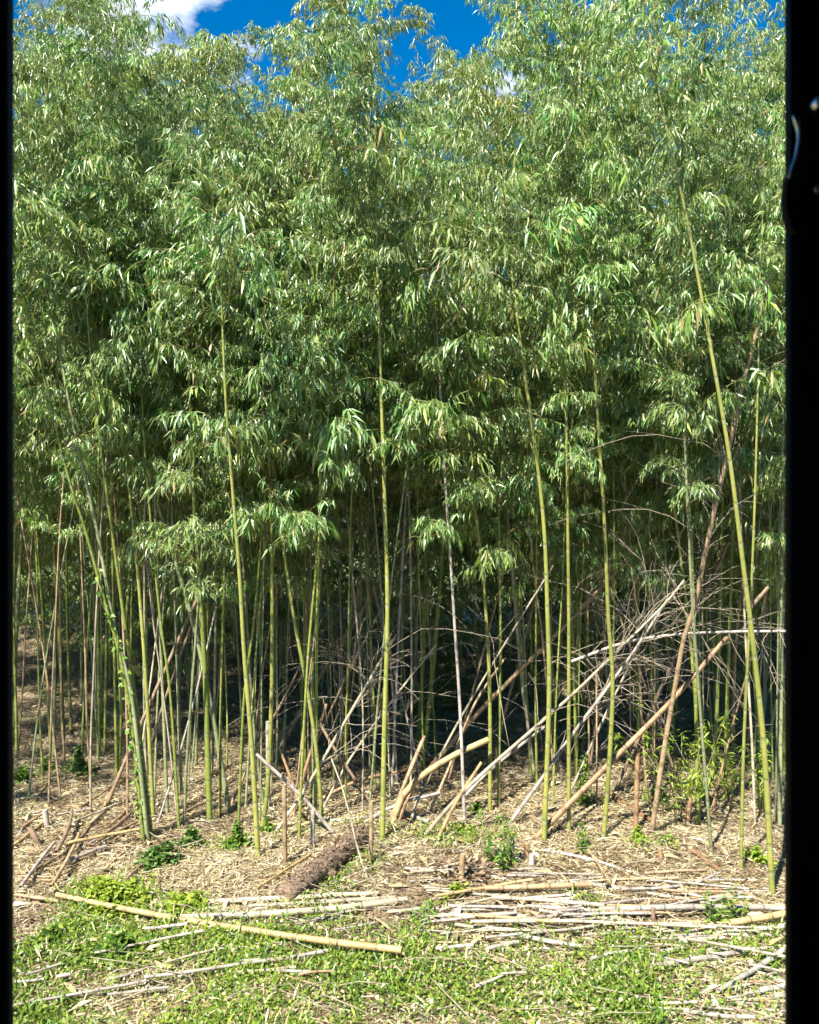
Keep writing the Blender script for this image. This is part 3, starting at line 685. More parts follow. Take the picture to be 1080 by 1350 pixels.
LEAN = [
 ('brown dead cane leaning right behind the vine-wrapped clump', [(137, 1066), (190, 945), (262, 785)], 7, 'brown', dict(dy=.2)),
 ('thinner brown cane parallel to the one behind the vine-wrapped clump', [(187, 1016), (215, 930), (252, 825)], 5, 'brown', dict(dy=.3)),
 ('long grey-brown dead cane rising right into the shade, left of centre', [(361, 997), (430, 880), (508, 758)], 8, 'brown', dict(dy=.2)),
 ('pale split cane slanting down right onto the log', [(446, 1101), (400, 1052), (338, 994)], 7, 'ashen', dict(dy=.0)),
 ('pale thin dead cane with twiggy top leaning right past the log', [(357, 1101), (402, 1041), (460, 943), (513, 853)], 6, 'pale', dict(dy=.2, twigs=26, t0=.55, tl=(.2, .6), up=.15)),
 ('tan cane with cut end pointing up right before the dark hollow', [(430, 1008), (457, 989), (559, 916)], 8, 'tan', dict(dy=.2)),
 ('thick yellow-tan cane with sawn end, bent over low near the centre', [(516, 1087), (532, 1048), (560, 1020), (600, 995), (644, 975)], 11, 'straw', dict(dy=.2, w1=11)),
 ('short tan cane with cut top leaning right at the central stakes', [(512, 1084), (535, 1030), (560, 970)], 8, 'tan', dict(dy=.15)),
 ('orange-brown broken cane leaning right at the foot of the sawn cane', [(522, 1086), (540, 1045), (558, 1018)], 9, 'orange', dict(dy=.1)),
 ('long brown cane rising right from the centre to the twiggy tangle', [(553, 1024), (640, 930), (748, 822), (798, 768), (850, 708)], 9, 'tan', dict(dy=-.5, w1=5, twigs=22, t0=.55, tl=(.2, .7))),
 ('short tan cane with cut top right of the whitish stalk foot', [(572, 1112), (600, 1060), (635, 1005)], 7, 'straw', dict(dy=.2)),
 ('long whitish cane leaning right across the bowed stalk', [(552, 1105), (620, 1035), (748, 922), (802, 870), (873, 800), (902, 765)], 7.5, 'pale', dict(dy=.1, w1=4, twigs=22, t0=.4, tl=(.25, .8))),
 ('second whitish cane lying close along the long whitish one', [(600, 1058), (650, 1012), (718, 958)], 6, 'white', dict(dy=.2)),
 ('thin tan cane leaning right near the whitish stalk', [(563, 1075), (580, 1040), (594, 1007), (625, 930), (664, 870)], 5, 'tan', dict(dy=.3)),
 ('pinkish dead cane leaning right below the twiggy tangle', [(665, 1090), (715, 1026), (747, 979), (806, 900), (843, 848), (880, 790)], 8, 'ashen', dict(dy=.0, w1=4, twigs=20, t0=.3, tl=(.25, .8))),
 ('thick orange-brown cane leaning right below the horizontal white cane', [(700, 1106), (754, 1056), (806, 1004), (887, 922), (961, 837)], 11, 'orange', dict(dy=.2, w1=8)),
 ('tall brown dead cane leaning right, crossed by the yellow arching stalk', [(858, 1101), (872, 1010), (887, 922), (902, 841), (917, 793), (936, 700), (961, 591), (976, 520), (995, 446), (1010, 369)], 9, 'tan', dict(dy=-.55, w1=6, twigs=24, t0=.35, tl=(.2, .6))),
 ('slim brown cane leaning right behind the thick orange cane', [(808, 1045), (865, 922), (887, 872), (939, 763), (960, 715)], 6, 'brown', dict(dy=.3, twigs=16, t0=.3, tl=(.25, .7))),
 ('tan dead cane leaning slightly right behind the green right-centre stalks', [(654, 1000), (665, 941), (690, 850), (716, 748), (740, 650)], 6, 'tan', dict(dy=.4, w1=4)),
 ('thin orange cane nearly upright between two right-centre stalks', [(724, 1000), (730, 937), (739, 848), (750, 760)], 4, 'orange', dict(dy=.2)),
 ('orange-brown cane leaning right behind the log', [(386, 1075), (405, 1007), (431, 928)], 7, 'orange', dict(dy=.2)),
 ('low orange cane slanting up right behind the log', [(400, 1062), (470, 1030), (546, 1013)], 6, 'orange', dict(dy=.3)),
 ('thin upright dry cane with pale twigs, left of the central yellow stalk', [(478, 1071), (478, 922), (465, 763), (458, 680)], 3.5, 'pale', dict(dy=.2, twigs=18, t0=.2, tl=(.15, .45))),
 ('thin dry cane with twigs standing behind the log top', [(450, 1034), (449, 930), (447, 860)], 3.5, 'tan', dict(dy=.1, twigs=14, t0=.2, tl=(.15, .4))),
 ('thin yellowed cane right behind the log, leaning right', [(452, 1016), (462, 930), (470, 850), (472, 760)], 4, 'straw', dict(dy=.1, twigs=8, t0=.3, tl=(.15, .4))),
 ('pinkish thin dry stalk just right of the central yellow stalk', [(516, 1046), (520, 970), (525, 848), (532, 718), (536, 640)], 5, 'ashen', dict(dy=.2, twigs=20, t0=.25, tl=(.15, .5))),
 ('thin pale dry stem leaning left over the log', [(437, 1000), (455, 1050), (472, 1120), (488, 1162)][::-1], 3, 'pale', dict(dy=.1)),
 ('thin tan dry stalk with twigs below the white cane tangle', [(787, 1068), (787, 960), (786, 880)], 3.5, 'tan', dict(dy=.1, twigs=10, t0=.2, tl=(.2, .5))),
 ('thin brown dry stalk in the tangle, left of the orange stake', [(776, 1020), (785, 960), (795, 880), (800, 800)], 3.5, 'brown', dict(dy=.1, twigs=16, t0=.2, tl=(.25, .7))),
]
LEAN += [
 ('broken brown cane leaning left over the log top', [(500, 1070), (470, 1030), (440, 985), (420, 950)], 6, 'brown', dict(dy=.1)),
 ('thin pale cane leaning right from behind the log', [(420, 1072), (462, 1000), (520, 920), (575, 850)], 5, 'pale', dict(dy=.2, w1=3, twigs=12, t0=.4)),
 ('orange-brown cane leaning left behind the tan cut stake', [(405, 1085), (385, 1030), (368, 985)], 6, 'orange', dict(dy=.1)),
 ('grey broken cane low across the feet of the central stakes', [(470, 1086), (520, 1062), (580, 1045)], 6, 'ashen', dict(dy=.1)),
 ('thin tan cane leaning right behind the bright tufted stalk', [(300, 1066), (340, 985), (385, 900), (425, 815)], 5, 'tan', dict(dy=.3, w1=3, twigs=8, t0=.4)),
 ('very long thin pale cane leaning right from the central stakes', [(540, 1072), (600, 960), (668, 845), (730, 745)], 5, 'pale', dict(dy=.1, w1=3)),
 ('thin brown cane leaning right behind the curved green stalk', [(383, 1058), (430, 950), (478, 850), (520, 770)], 5, 'brown', dict(dy=.2, w1=3, twigs=10, t0=.4)),
 ('thin grey cane leaning left behind the central yellow stalk', [(560, 1040), (535, 940), (508, 840), (490, 760)], 4, 'ashen', dict(dy=.2, w1=3, twigs=12, t0=.3)),
 ('thin pale cane leaning right from the straight green right-centre stalk', [(742, 1062), (790, 960), (842, 850), (885, 745)], 5, 'pale', dict(dy=.1, w1=3, twigs=14, t0=.3)),
 ('thin brown cane leaning left before the brown leaning cane', [(905, 1068), (868, 950), (830, 850), (800, 760)], 4, 'brown', dict(dy=.2, w1=3, twigs=14, t0=.3)),
 ('thin tan cane leaning right between the whitish stalk and dark hollow', [(590, 1030), (618, 930), (640, 850), (668, 740)], 4, 'tan', dict(dy=.2, w1=3, twigs=8, t0=.4)),
 ('thin grey cane leaning right before the glossy weeds', [(205, 1090), (235, 1000), (262, 900), (285, 800)], 4, 'ashen', dict(dy=.3, w1=3)),
 ('thin reddish cane leaning right near the right post', [(935, 1078), (965, 960), (992, 860), (1015, 760)], 4, 'orange', dict(dy=.2, w1=3, twigs=10, t0=.3)),
]
for i, (lab, pts, w, col, o) in enumerate(LEAN): lean(lab, pts, w, col, seed=i + 1, **o)

# a dead cane hanging level in the tangle, caught on the tall brown cane
def hung(label, pts, Y, w, col, twigs, seed, name='dead_cane', cat='dead bamboo'):
    P = np.array([at(u, v, y) for (u, v), y in zip(pts, np.linspace(Y[0], Y[1], len(pts)))]); base = P[0].copy(); r0 = w / F * P[0][1] / 2
    mb, Pp, s = cane_mesh(P - base, r0, r0 * .8, seed)
    t = thing(name, label, cat, base, 'leaning dead canes'); mb.obj('culm', CULM[col], t)
    if twigs:
        m2 = MB(); twigs_on(m2, Pp, s, twigs, .2, .7, random.Random(seed), .0, up=0); o = m2.obj('dead_twigs', DEADTWIG, t); o['kind'] = 'stuff'
hung('thin white cane hanging level across the right side of the grove', [(754, 872), (821, 848), (887, 837), (960, 833), (1040, 832)], (7.4, 6.7), 4, 'white', 18, 77)
hung('short brown cane caught behind the tall yellow arching stalk', [(985, 806), (1013, 774)], (6.9, 6.9), 6, 'brown', 0, 78)

# upright stakes and stumps
def stake(label, u, v0, v1, w, col, du=0, name='cut_stake', cat='stake'):
    b = gp(u, v0); top = at(u + du, v1, b[1]); r = w / F * b[1] / 2
    mb, _, _ = cane_mesh(np.array([[0, 0, -.05], (top - b) * .5, top - b]), r, r * .92, int(u), node=.2)
    o = mb.obj(name, CULM[col]); o.location = b; tag(o, label, cat, 'cut bamboo stakes')
stake('tan cut stake left of the log, nearest the log', 376, 1142, 1034, 6.5, 'tan', -1)
stake('orange-tan cut stake right of the log top', 489, 1142, 1056, 6, 'tan', 1)
stake('orange cut stake standing right of the bowed stalk', 838, 1095, 985, 7, 'orange', 3)
stake('taller pinkish cut stake behind the kinked stalk', 354, 1066, 951, 6, 'ashen', -1)
stake('orange short stump before the tall brown leaning cane', 872, 1138, 1118, 7, 'orange', -2, 'stump')
stake('small pale-orange stump beside the brown leaf heap', 608, 1166, 1126, 8, 'tan', 2, 'stump')
stake('tiny brown stump in the right weeds below the long poles', 866, 1268, 1250, 7, 'brown', 1, 'stump')
stake('brown stake standing among the long grey poles on the right', 862, 1220, 1196, 6, 'brown', -1, 'stump')
stake('short tan stump left of the brown stake among long poles', 828, 1229, 1213, 8, 'tan', 0, 'stump')
stake('brown stub leaning left with open top in the left debris pile', 56, 1118, 1091, 8, 'brown', -17, 'stump')
stake('pinkish stub standing behind the left debris pile', 63, 1092, 1068, 8, 'ashen', -4, 'stump')
stake('small orange broken stump beside the upright weed', 697, 1132, 1112, 8, 'orange', -3, 'stump')
stake('grey stump with hollow top right of the upright weed', 700, 1144, 1126, 9, 'ashen', 2, 'stump')
stake('thin grey stake behind the log', 412, 1118, 1068, 6, 'ashen', 1)
stake('dark orange stump behind the pale peeling stalk', 905, 1085, 1030, 8, 'orange', 8)

# ------------------------------------------------------------------ poles lying on the ground
def pole(label, a, b, w, col, w1=None, lift=0.0, mid=None, seed=0, group='fallen bamboo poles'):
    A, B = gp(*a), gp(*b); r0 = .72 * w / F * A[1] / 2; r1 = .72 * (w1 or w) / F * A[1] / 2
    pts = [A] + ([gp(*mid)] if mid is not None else []) + [B]
    n = 7; line = spline(np.array(pts), np.linalg.norm(B - A) / n)[0]
    rs = random.Random(seed); bow = rs.gauss(0, .016) * np.linalg.norm(B - A); side = norm(np.cross(B - A, [0, 0, 1.0]))
    line = line + side * (bow * np.sin(np.linspace(0, math.pi, len(line))))[:, None]
    # a straight pole bridges the dips: it rests on the highest ground under it
    t = np.linspace(0, 1, len(line)); rad = r0 + (r1 - r0) * t
    need = gz(line[:, 0], line[:, 1]) + rad * 0.95 + 0.008 + lift + 0.022 * np.clip((uv_of(line[:, 0], line[:, 1])[1] - 1200) / 30, 0, 1)
    k = np.polyfit(t, need, 1); fit = np.polyval(k, t); fit = fit + max(0, (need - fit).max() * 0.5)
    line[:, 2] = fit + np.array([rs.gauss(0, .002) for _ in t])
    base = line[0].copy(); base[2] -= r0
    mb, _, _ = cane_mesh(line - base, r0, r1, seed + 900, node=0.24)
    o = mb.obj('fallen_pole', CULM[col]); o.location = base
    tag(o, label, 'bamboo pole', group)

POLES = [
 ('long straw-yellow pole slanting across the weeds, longest in the left foreground', (75, 1196), (530, 1278), 9, 'straw', 11.5, .02, None),
 ('thick pale straw pole meeting the long yellow pole from the right', (240, 1221), (536, 1190), 11, 'pale', 13, .0, None),
 ('pale pole just in front of the log foot, upper of two', (272, 1193), (500, 1181), 9, 'pale', 8, .0, None),
 ('pale pole just in front of the log foot, lower of two', (328, 1199), (522, 1187), 8, 'pale', 8, .0, None),
 ('thin grey cane left of the thick pale straw pole', (272, 1200), (332, 1212), 5, 'ashen', None, 0, None),
 ('thin straw cane slanting up left beside the log', (338, 1177), (409, 1132), 5, 'straw', None, .02, None),
 ('slim straw pole slanting up right at the middle of the heap', (574, 1197), (702, 1175), 6, 'straw', None, .05, None),
 ('tan pole end on top of the middle heap, pointing right', (640, 1186), (778, 1180), 9, 'tan', 10, .04, None),
 ('thin pale cane curving below the slim straw pole', (580, 1209), (670, 1187), 5, 'pale', None, .02, (620, 1199)),
 ('straight pale cane running right from the middle heap', (650, 1193), (796, 1205), 7, 'pale', None, .02, None),
 ('short whitish pole in the middle heap behind leaves', (577, 1214), (694, 1217), 7, 'pale', None, 0, None),
 ('large pale grey pole lying level at the right, longest there', (790, 1208), (1036, 1206), 11, 'white', 10, .02, None),
 ('thin straw cane along the top of the large grey pole', (800, 1199), (1036, 1199), 4, 'straw', None, .02, None),
 ('white cane running down right into the stumps', (711, 1207), (822, 1221), 6, 'white', None, 0, None),
 ('white cane under the straight pale cane, right of the heap', (700, 1201), (820, 1211), 6, 'white', 8, 0, None),
 ('straw cane in the lower heap, slanting gently right', (626, 1223), (732, 1233), 6, 'straw', None, .03, None),
 ('long thin pale cane at the front of the heap', (621, 1236), (944, 1239), 7, 'pale', 5, .03, None),
 ('grey bent cane below the long thin pale cane', (684, 1243), (766, 1257), 9, 'white', 7, 0, None),
 ('grey arched cane end at the lower left of the heap', (641, 1260), (684, 1251), 8, 'white', 7, 0, None),
 ('short grey piece in the weeds left of the arched cane', (574, 1259), (624, 1255), 7, 'ashen', None, 0, None),
 ('pale cane in the heap above the long front cane, left half', (600, 1229), (700, 1238), 6, 'pale', None, .0, None),
 ('short pale cane piece hidden in the middle heap', (640, 1226), (738, 1222), 6, 'white', None, 0, None),
 ('long grey cane curving down right through the leaf litter', (715, 1124), (942, 1195), 6, 'white', 5, 0, (800, 1141)),
 ('second grey cane below the curving one in the leaf litter', (765, 1168), (937, 1196), 6, 'ashen', 5, 0, None),
 ('thin cane above the level grey pole in leaf litter', (752, 1168), (884, 1188), 5, 'white', None, 0, None),
 ('short tan stick pointing down right in the leaf litter', (776, 1127), (806, 1172), 6, 'tan', 4, .02, None),
 ('grey cane in the litter left of the small stump', (534, 1149), (602, 1155), 6, 'ashen', None, 0, None),
 ('grey cane in the litter right of the small stump', (618, 1152), (668, 1163), 6, 'ashen', None, 0, None),
 ('dark thin stick slanting up right near the small stump', (650, 1168), (702, 1153), 4, 'brown', None, 0, None),
 ('white cane lying left of the upright weed', (585, 1116), (652, 1114), 5, 'white', None, 0, None),
 ('thick tan pole end entering from the right post', (962, 1231), (1050, 1216), 12, 'straw', 13, .02, None),
 ('white pole just under the thick tan pole at right', (990, 1236), (1050, 1228), 9, 'white', None, 0, None),
 ('whitish blunt pole pointing left, right foreground', (897, 1251), (970, 1244), 9, 'white', 7, 0, None),
 ('thin white cane above the whitish blunt pole', (914, 1235), (958, 1225), 5, 'white', None, 0, None),
 ('thin level cane between the blunt pole and thick tan pole', (914, 1239), (984, 1239), 5, 'pale', None, 0, None),
 ('split purple-grey pole pointing left in the right foreground', (860, 1289), (982, 1265), 12, 'ashen', 9, 0, None),
 ('thin grey cane above the split purple-grey pole', (933, 1261), (1036, 1258), 6, 'ashen', None, .0, None),
 ('slender pale cane crossing over the split pole, down right', (904, 1259), (1050, 1287), 5, 'pale', 6, .05, None),
 ('white pole slanting up right in the lower right corner', (947, 1320), (1042, 1260), 8, 'white', 12, .01, None),
 ('thin pale stick crossing behind the slanting white pole', (998, 1290), (1046, 1309), 5, 'pale', None, .0, None),
 ('white pole stub with open end by the right post', (1001, 1318), (1060, 1305), 9, 'white', 10, 0, None),
 ('grey pole stub under the open-ended stub', (1020, 1325), (1062, 1322), 9, 'ashen', None, 0, None),
 ('white cane at the bottom edge right of the weeds', (901, 1344), (995, 1352), 8, 'white', None, 0, None),
 ('thin white cane upper of two at the bottom right edge', (925, 1339), (990, 1346), 4, 'white', None, .01, None),
 ('long whitish cane half sunk in weeds, lower left corner', (14, 1341), (190, 1308), 5, 'white', 6, .02, None),
 ('pale cane continuing right in line with the sunken one', (190, 1308), (432, 1273), 6, 'white', 7, .03, None),
 ('short white cane below the sunken lower left cane', (142, 1326), (223, 1316), 5, 'white', None, .02, None),
 ('thin grey stick in the lower left weeds, uppermost small one', (35, 1301), (81, 1287), 4, 'ashen', None, .03, None),
 ('short blunt white piece in the lower left weeds', (74, 1306), (92, 1302), 7, 'white', None, .03, None),
 ('short pale piece at the left edge of the weeds', (20, 1309), (58, 1305), 5, 'white', None, .02, None),
 ('thin twin cane rising right below the long yellow pole', (125, 1273), (268, 1243), 4, 'white', 5, .03, None),
 ('short white piece right below the long yellow pole', (190, 1238), (247, 1232), 6, 'white', None, .02, None),
 ('grey short piece left below the long yellow pole', (65, 1223), (97, 1215), 5, 'ashen', None, .02, None),
 ('thin pale cane in weeds under the twin cane', (217, 1285), (284, 1266), 4, 'pale', None, .03, None),
 ('short grey stick left of the pale sunken canes', (145, 1308), (188, 1294), 4, 'ashen', None, .03, None),
 ('short white piece above the long sunken cane, centre left', (319, 1281), (378, 1276), 6, 'white', None, .02, None),
 ('short pale piece below the long sunken cane, centre left', (312, 1297), (390, 1290), 6, 'pale', None, .02, None),
 ('slim grey cane rising right between the two straw poles', (392, 1230), (476, 1204), 4, 'ashen', None, .02, None),
 ('thin grey cane right of the grassy tuft', (441, 1239), (494, 1227), 4, 'ashen', None, .02, None),
 ('short tan piece right above the yellow pole end', (475, 1254), (498, 1253), 6, 'tan', None, .02, None),
 ('pale short cane at the right end of the thick pale pole', (511, 1209), (578, 1203), 6, 'pale', None, .01, None),
 ('grey rotten branch lying in the centre foreground weeds', (626, 1316), (665, 1299), 8, 'ashen', 4, .02, None),
 ('small grey twig pointing right in the centre foreground weeds', (660, 1300), (700, 1298), 4, 'ashen', None, .03, None),
 ('pale rotten cane in weeds right of the grey bent cane', (780, 1276), (846, 1262), 7, 'white', 5, .01, None),
 ('grey stick leaning out of the left debris pile, lower left', (27, 1183), (72, 1123), 7, 'ashen', None, .05, None),
 ('tan stick in the left debris pile, centre, pointing down', (67, 1184), (104, 1114), 8, 'tan', 7, .06, None),
 ('dark rotten stick crossing the left debris pile', (74, 1146), (95, 1087), 8, 'brown', 7, .08, None),
 ('straw cane pointing right out of the left debris pile', (90, 1131), (184, 1113), 6, 'straw', None, .09, None),
 ('grey stick along the lower edge of the left debris pile', (88, 1147), (140, 1126), 7, 'ashen', None, .04, None),
 ('straw stick crossing the brown stub in the debris pile', (14, 1124), (57, 1090), 6, 'straw', None, .02, None),
 ('thin pale stick on top of the debris pile pointing right', (96, 1105), (156, 1078), 4, 'pale', None, .10, None),
 ('brown stick at the right end of the debris pile, upper', (138, 1116), (170, 1088), 7, 'brown', None, .06, None),
 ('thin brown stick at the right end of the debris pile, lower', (128, 1120), (180, 1094), 5, 'tan', None, .04, None),
 ('thin brown cane entering from the left post to the yellow pole', (20, 1187), (78, 1196), 6, 'tan', None, .02, None),
 ('orange cane piece in litter left of the olive-brown stalk', (912, 1128), (952, 1156), 8, 'orange', 7, .01, None),
 ('brown cane piece parallel to the orange litter piece', (940, 1118), (985, 1168), 5, 'brown', None, .01, None),
 ('dark thin cane lying behind the straight green stalk', (690, 1062), (760, 1076), 6, 'orange', None, 0, None),
 ('brown thin canes lying behind the bowed stalk', (752, 1066), (800, 1078), 5, 'brown', None, 0, None),
 ('orange cane lying behind the orange stake', (806, 1052), (860, 1090), 8, 'orange', None, 0, None),
 ('white cane lying level behind the log top', (420, 1088), (506, 1081), 5, 'white', None, .01, None),
 ('straw cane lying level left of the white one behind the log', (355, 1090), (412, 1087), 5, 'straw', None, .0, None),
 ('dark grey split cane right of the central stakes', (524, 1074), (566, 1092), 7, 'ashen', None, .02, None),
 ('dark cane lying level under the long curved stalk', (232, 1082), (300, 1052), 6, 'brown', None, .02, None),
 ('straw stick lying right of the left pair feet', (38, 1072), (72, 1022), 5, 'straw', None, .0, None),
 ('second straw stick beside the first, right of the left pair', (102, 1040), (136, 1005), 4, 'straw', None, .0, None),
]
for i, (lab, a, b, w, col, w1, lf, md) in enumerate(POLES): pole(lab, a, b, w, col, w1, lf, md, seed=i + 1)

rs_ = random.Random(61)
for i in range(150):
    zone = rs_.random()
    if zone < .5: u, v = rs_.uniform(540, 960), rs_.uniform(1150, 1262)
    elif zone < .68: u, v = rs_.uniform(840, 1010), rs_.uniform(1230, 1345)
    elif zone < .88: u, v = rs_.uniform(20, 165), rs_.uniform(1070, 1180)
    else: u, v = rs_.uniform(230, 560), rs_.uniform(1190, 1320)
    du = rs_.uniform(30, 130) if zone < .5 else rs_.uniform(20, 60); dv = rs_.gauss(0, 7) if zone < .68 or zone > .88 else -rs_.uniform(-5, 45)
    where = '' if zone < .5 else ('right foreground poles' if zone < .68 else ('left debris pile' if zone < .88 else 'weeds below the log'))
    c_ = rs_.choice(['white', 'pale', 'ashen', 'white', 'tan']) if zone < .68 or zone > .88 else rs_.choice(['brown', 'tan', 'ashen', 'straw', 'orange'])
    w_ = rs_.uniform(2.5, 5.5)
    if zone < .5:
        band = 'behind' if v < 1180 else ('within' if v < 1235 else 'in front of')
        spot = ['left end', 'left half', 'middle', 'right half', 'right end'][int(min(4, (u - 540) / 84))]
        where = f'heap of fallen poles, {spot}'
    else: band = 'among'
    ln_ = 'long' if du > 75 else ('short' if du < 40 else 'middling')
    pole(f"{ln_} {'thin' if w_ < 4 else 'stout'} {c_} cane scrap {band} the {where}", (u, v), (u + du, min(1352, v + dv)), w_, c_, None, rs_.uniform(0, .03), None, 200 + i, f'{ln_} {c_} cane scraps {band} the {where}')

# ------------------------------------------------------------------ log
def mat_log():
    m = bpy.data.materials.new('fibrous_bark'); nt, nn, ll, b = nodes_of(m)
    tcn = nn.new('ShaderNodeTexCoord')
    n = nn.new('ShaderNodeTexNoise'); n.inputs['Scale'].default_value = 26; n.inputs['Detail'].default_value = 8; n.inputs['Roughness'].default_value = .7
    ll.new(tcn.outputs['Object'], n.inputs['Vector'])
    r = ramp(nn, [(.3, (.11, .07, .045)), (.52, (.25, .17, .11)), (.75, (.42, .31, .21))]); ll.new(n.outputs['Fac'], r.inputs[0]); ll.new(r.outputs[0], b.inputs['Base Color'])
    vo = nn.new('ShaderNodeTexVoronoi'); vo.feature = 'DISTANCE_TO_EDGE'; vo.inputs['Scale'].default_value = 34; mpv = nn.new('ShaderNodeMapping'); mpv.inputs['Rotation'].default_value = (0, 0, R(-62)); mpv.inputs['Scale'].default_value = (.35, 1, 1)
    ll.new(tcn.outputs['Object'], mpv.inputs[0]); ll.new(mpv.outputs[0], vo.inputs['Vector'])
    rv = ramp(nn, [(0.0, (.25, .25, .25)), (.12, (1, 1, 1))]); ll.new(vo.outputs['Distance'], rv.inputs[0])
    mv = nn.new('ShaderNodeMix'); mv.data_type = 'RGBA'; mv.blend_type = 'MULTIPLY'; mv.inputs['Factor'].default_value = .85
    ll.new(r.outputs[0], mv.inputs['A']); ll.new(rv.outputs[0], mv.inputs['B']); ll.new(mv.outputs['Result'], b.inputs['Base Color'])
    b.inputs['Roughness'].default_value = .9
    bp = nn.new('ShaderNodeBump'); bp.inputs['Strength'].default_value = 1; bp.inputs['Distance'].default_value = .02
    ll.new(n.outputs['Fac'], bp.inputs['Height']); ll.new(bp.outputs[0], b.inputs['Normal'])
    return m
BARK = mat_log()
def build_log():
    A, B = gp(374, 1190), gp(482, 1108); A[2] += .035; B[2] += .06
    base = A.copy(); base[2] = float(gz(A[0], A[1]))
    P, s = spline(np.array([A, (A + B) / 2 + [0.02, 0, .012], B]) - base, .03)
    sides = 22; r_ = random.Random(4); n = len(P)
    T = norm(B - A); U = norm(np.cross(T, [0, 0, 1.0])); W = np.cross(U, T)
    V = []
    for i in range(n):
        t = i / (n - 1); R0 = .074 * (1 - .16 * t) * (.8 if i in (0, n - 1) else 1)
        for k in range(sides):
            a = k * 2 * math.pi / sides
            rr = R0 * (1 + .06 * math.sin(3 * a + 5 * t) + .05 * math.sin(7 * a - 9 * t) + r_.uniform(-.045, .045))
            V.append(P[i] + rr * (math.cos(a) * U + math.sin(a) * W))
    f = [(i * sides + k, i * sides + (k + 1) % sides, (i + 1) * sides + (k + 1) % sides, (i + 1) * sides + k) for i in range(n - 1) for k in range(sides)]
    f += [tuple(range(sides - 1, -1, -1)), tuple((n - 1) * sides + k for k in range(sides))]
    t = thing('log', 'brown bark-covered log lying in the litter, left of centre', 'log', base)
    mb = MB(); mb.add(np.array(V), f); mb.obj('trunk', BARK, t)
    mid = P[int(n * .38)]
    m2 = MB(); e = mid + np.array([.11, -.05, -.02]); m2.tube(np.array([mid, (mid + e) / 2, e]), [.04, .034, .022], 9); m2.obj('branch_stub', BARK, t)
    # shreds of bark fibre standing off the trunk
    q = 900; i = np.array([r_.randrange(2, n - 2) for _ in range(q)]); a = np.array([r_.uniform(-.3, 3.4) for _ in range(q)])
    O = np.cos(a)[:, None] * U + np.sin(a)[:, None] * W
    PP = P[i] + O * .070; D = T * np.array([r_.choice((-1, 1)) for _ in range(q)])[:, None] + O * .35 + rng.normal(0, .35, (q, 3))
    L = rng.uniform(.02, .05, q); o = link(bpy.data.objects.new('bark_shreds', flat_leaf_mesh('bark_shreds', [BARK], PP, D, O, L, L * .25, lift=.1)), t); o['kind'] = 'stuff'
build_log()

# ------------------------------------------------------------------ weeds, shoots, shrubs
def weed(label, u, v, wpx, hpx, style, mat, seed, name='weed', cat='weed', group=None, dens=1.0):
    b = gp(u, v); k = b[1] / F; Wd, H = wpx * k, hpx * k; r = np.random.default_rng(seed + 4000)
    t = thing(name, label, cat, b, group)
    st = MB(); LP, LD, LL, LW = [], [], [], []
    if style == 'upright':
        ns = max(3, int(wpx / 9)); 
        for s_ in range(ns):
            x, y = r.normal(0, Wd * .22), r.normal(0, Wd * .18); h = H * r.uniform(.55, 1.05)
            top = np.array([x * 1.5, y * 1.5, h]); Q = np.array([[x * .7, y * .7, -.01], [x, y, h * .5], top]); st.tube(Q, [.004, .003, .0015], 4)
            m = int(h / .007 * dens)
            for q in range(m):
                tt = r.uniform(.12, 1); p = Q[0] * (1 - tt) + top * tt; a = r.uniform(0, 6.28)
                LP.append(p); LD.append([math.cos(a), math.sin(a), r.normal(.25, .35)]); L = r.uniform(.05, .095) * (1.1 - .5 * tt); LL.append(L); LW.append(L * r.uniform(.2, .32))
    elif style == 'mound':
        m = int(wpx * hpx * .4 * dens)
        for q in range(m):
            a = r.uniform(0, 6.28); lob = .75 + .3 * math.sin(2 * a + seed) + .2 * math.sin(5 * a + 2 * seed); rr = min(1.25, abs(r.normal(0, .55))) ; x, y = rr * lob * math.cos(a) * Wd * .56, rr * lob * math.sin(a) * Wd * .5
            z = H * max(.12, 1 - rr * .8) * r.uniform(.25, 1.05) * (0.8 + .3 * math.sin(9 * x / Wd + 3 * y / Wd + seed))
            LP.append([x, y, max(.01, z)]); a2 = r.uniform(0, 6.28); LD.append([math.cos(a2), math.sin(a2), r.normal(.1, .45)]); L = r.uniform(.02, .055); LL.append(L); LW.append(L * r.uniform(.5, .8))
            if q % 12 == 0: st.tube(np.array([[x * .6, y * .6, -.01], [x * .8, y * .8, z * .5], [x, y, z]]), [.003, .0025, .001], 3)
    else:   # bamboo shoots: drooping fans of long leaves
        ns = max(3, int(wpx / 10))
        for s_ in range(ns):
            x, y = r.normal(0, Wd * .25), r.normal(0, Wd * .2); h = H * r.uniform(.5, 1.05)
            top = np.array([x * 1.6, y * 1.6, h]); Q = np.array([[x * .6, y * .6, -.01], [x * .9, y * .9, h * .5], top]); st.tube(Q, [.004, .003, .0012], 4)
            for q in range(int(h / .035 * dens) + 3):
                tt = r.uniform(.3, 1); p = Q[0] * (1 - tt) + top * tt
                for _ in range(4):
                    a = r.uniform(0, 6.28); LP.append(p + r.normal(0, .02, 3)); LD.append([math.cos(a), math.sin(a), r.normal(-.15, .4)]); L = r.uniform(.06, .11); LL.append(L); LW.append(L * r.uniform(.14, .2))
    LP = np.array(LP); n = len(LP); N = np.stack([r.normal(0, .45, n), r.normal(0, .45, n), np.ones(n)], 1)
    st.obj('stem', TWIG, t)
    f = link(bpy.data.objects.new('foliage', leaf_mesh('foliage', mat, LP, np.array(LD), N, LL, LW, droop=.12)), t); f['kind'] = 'stuff'
    return t

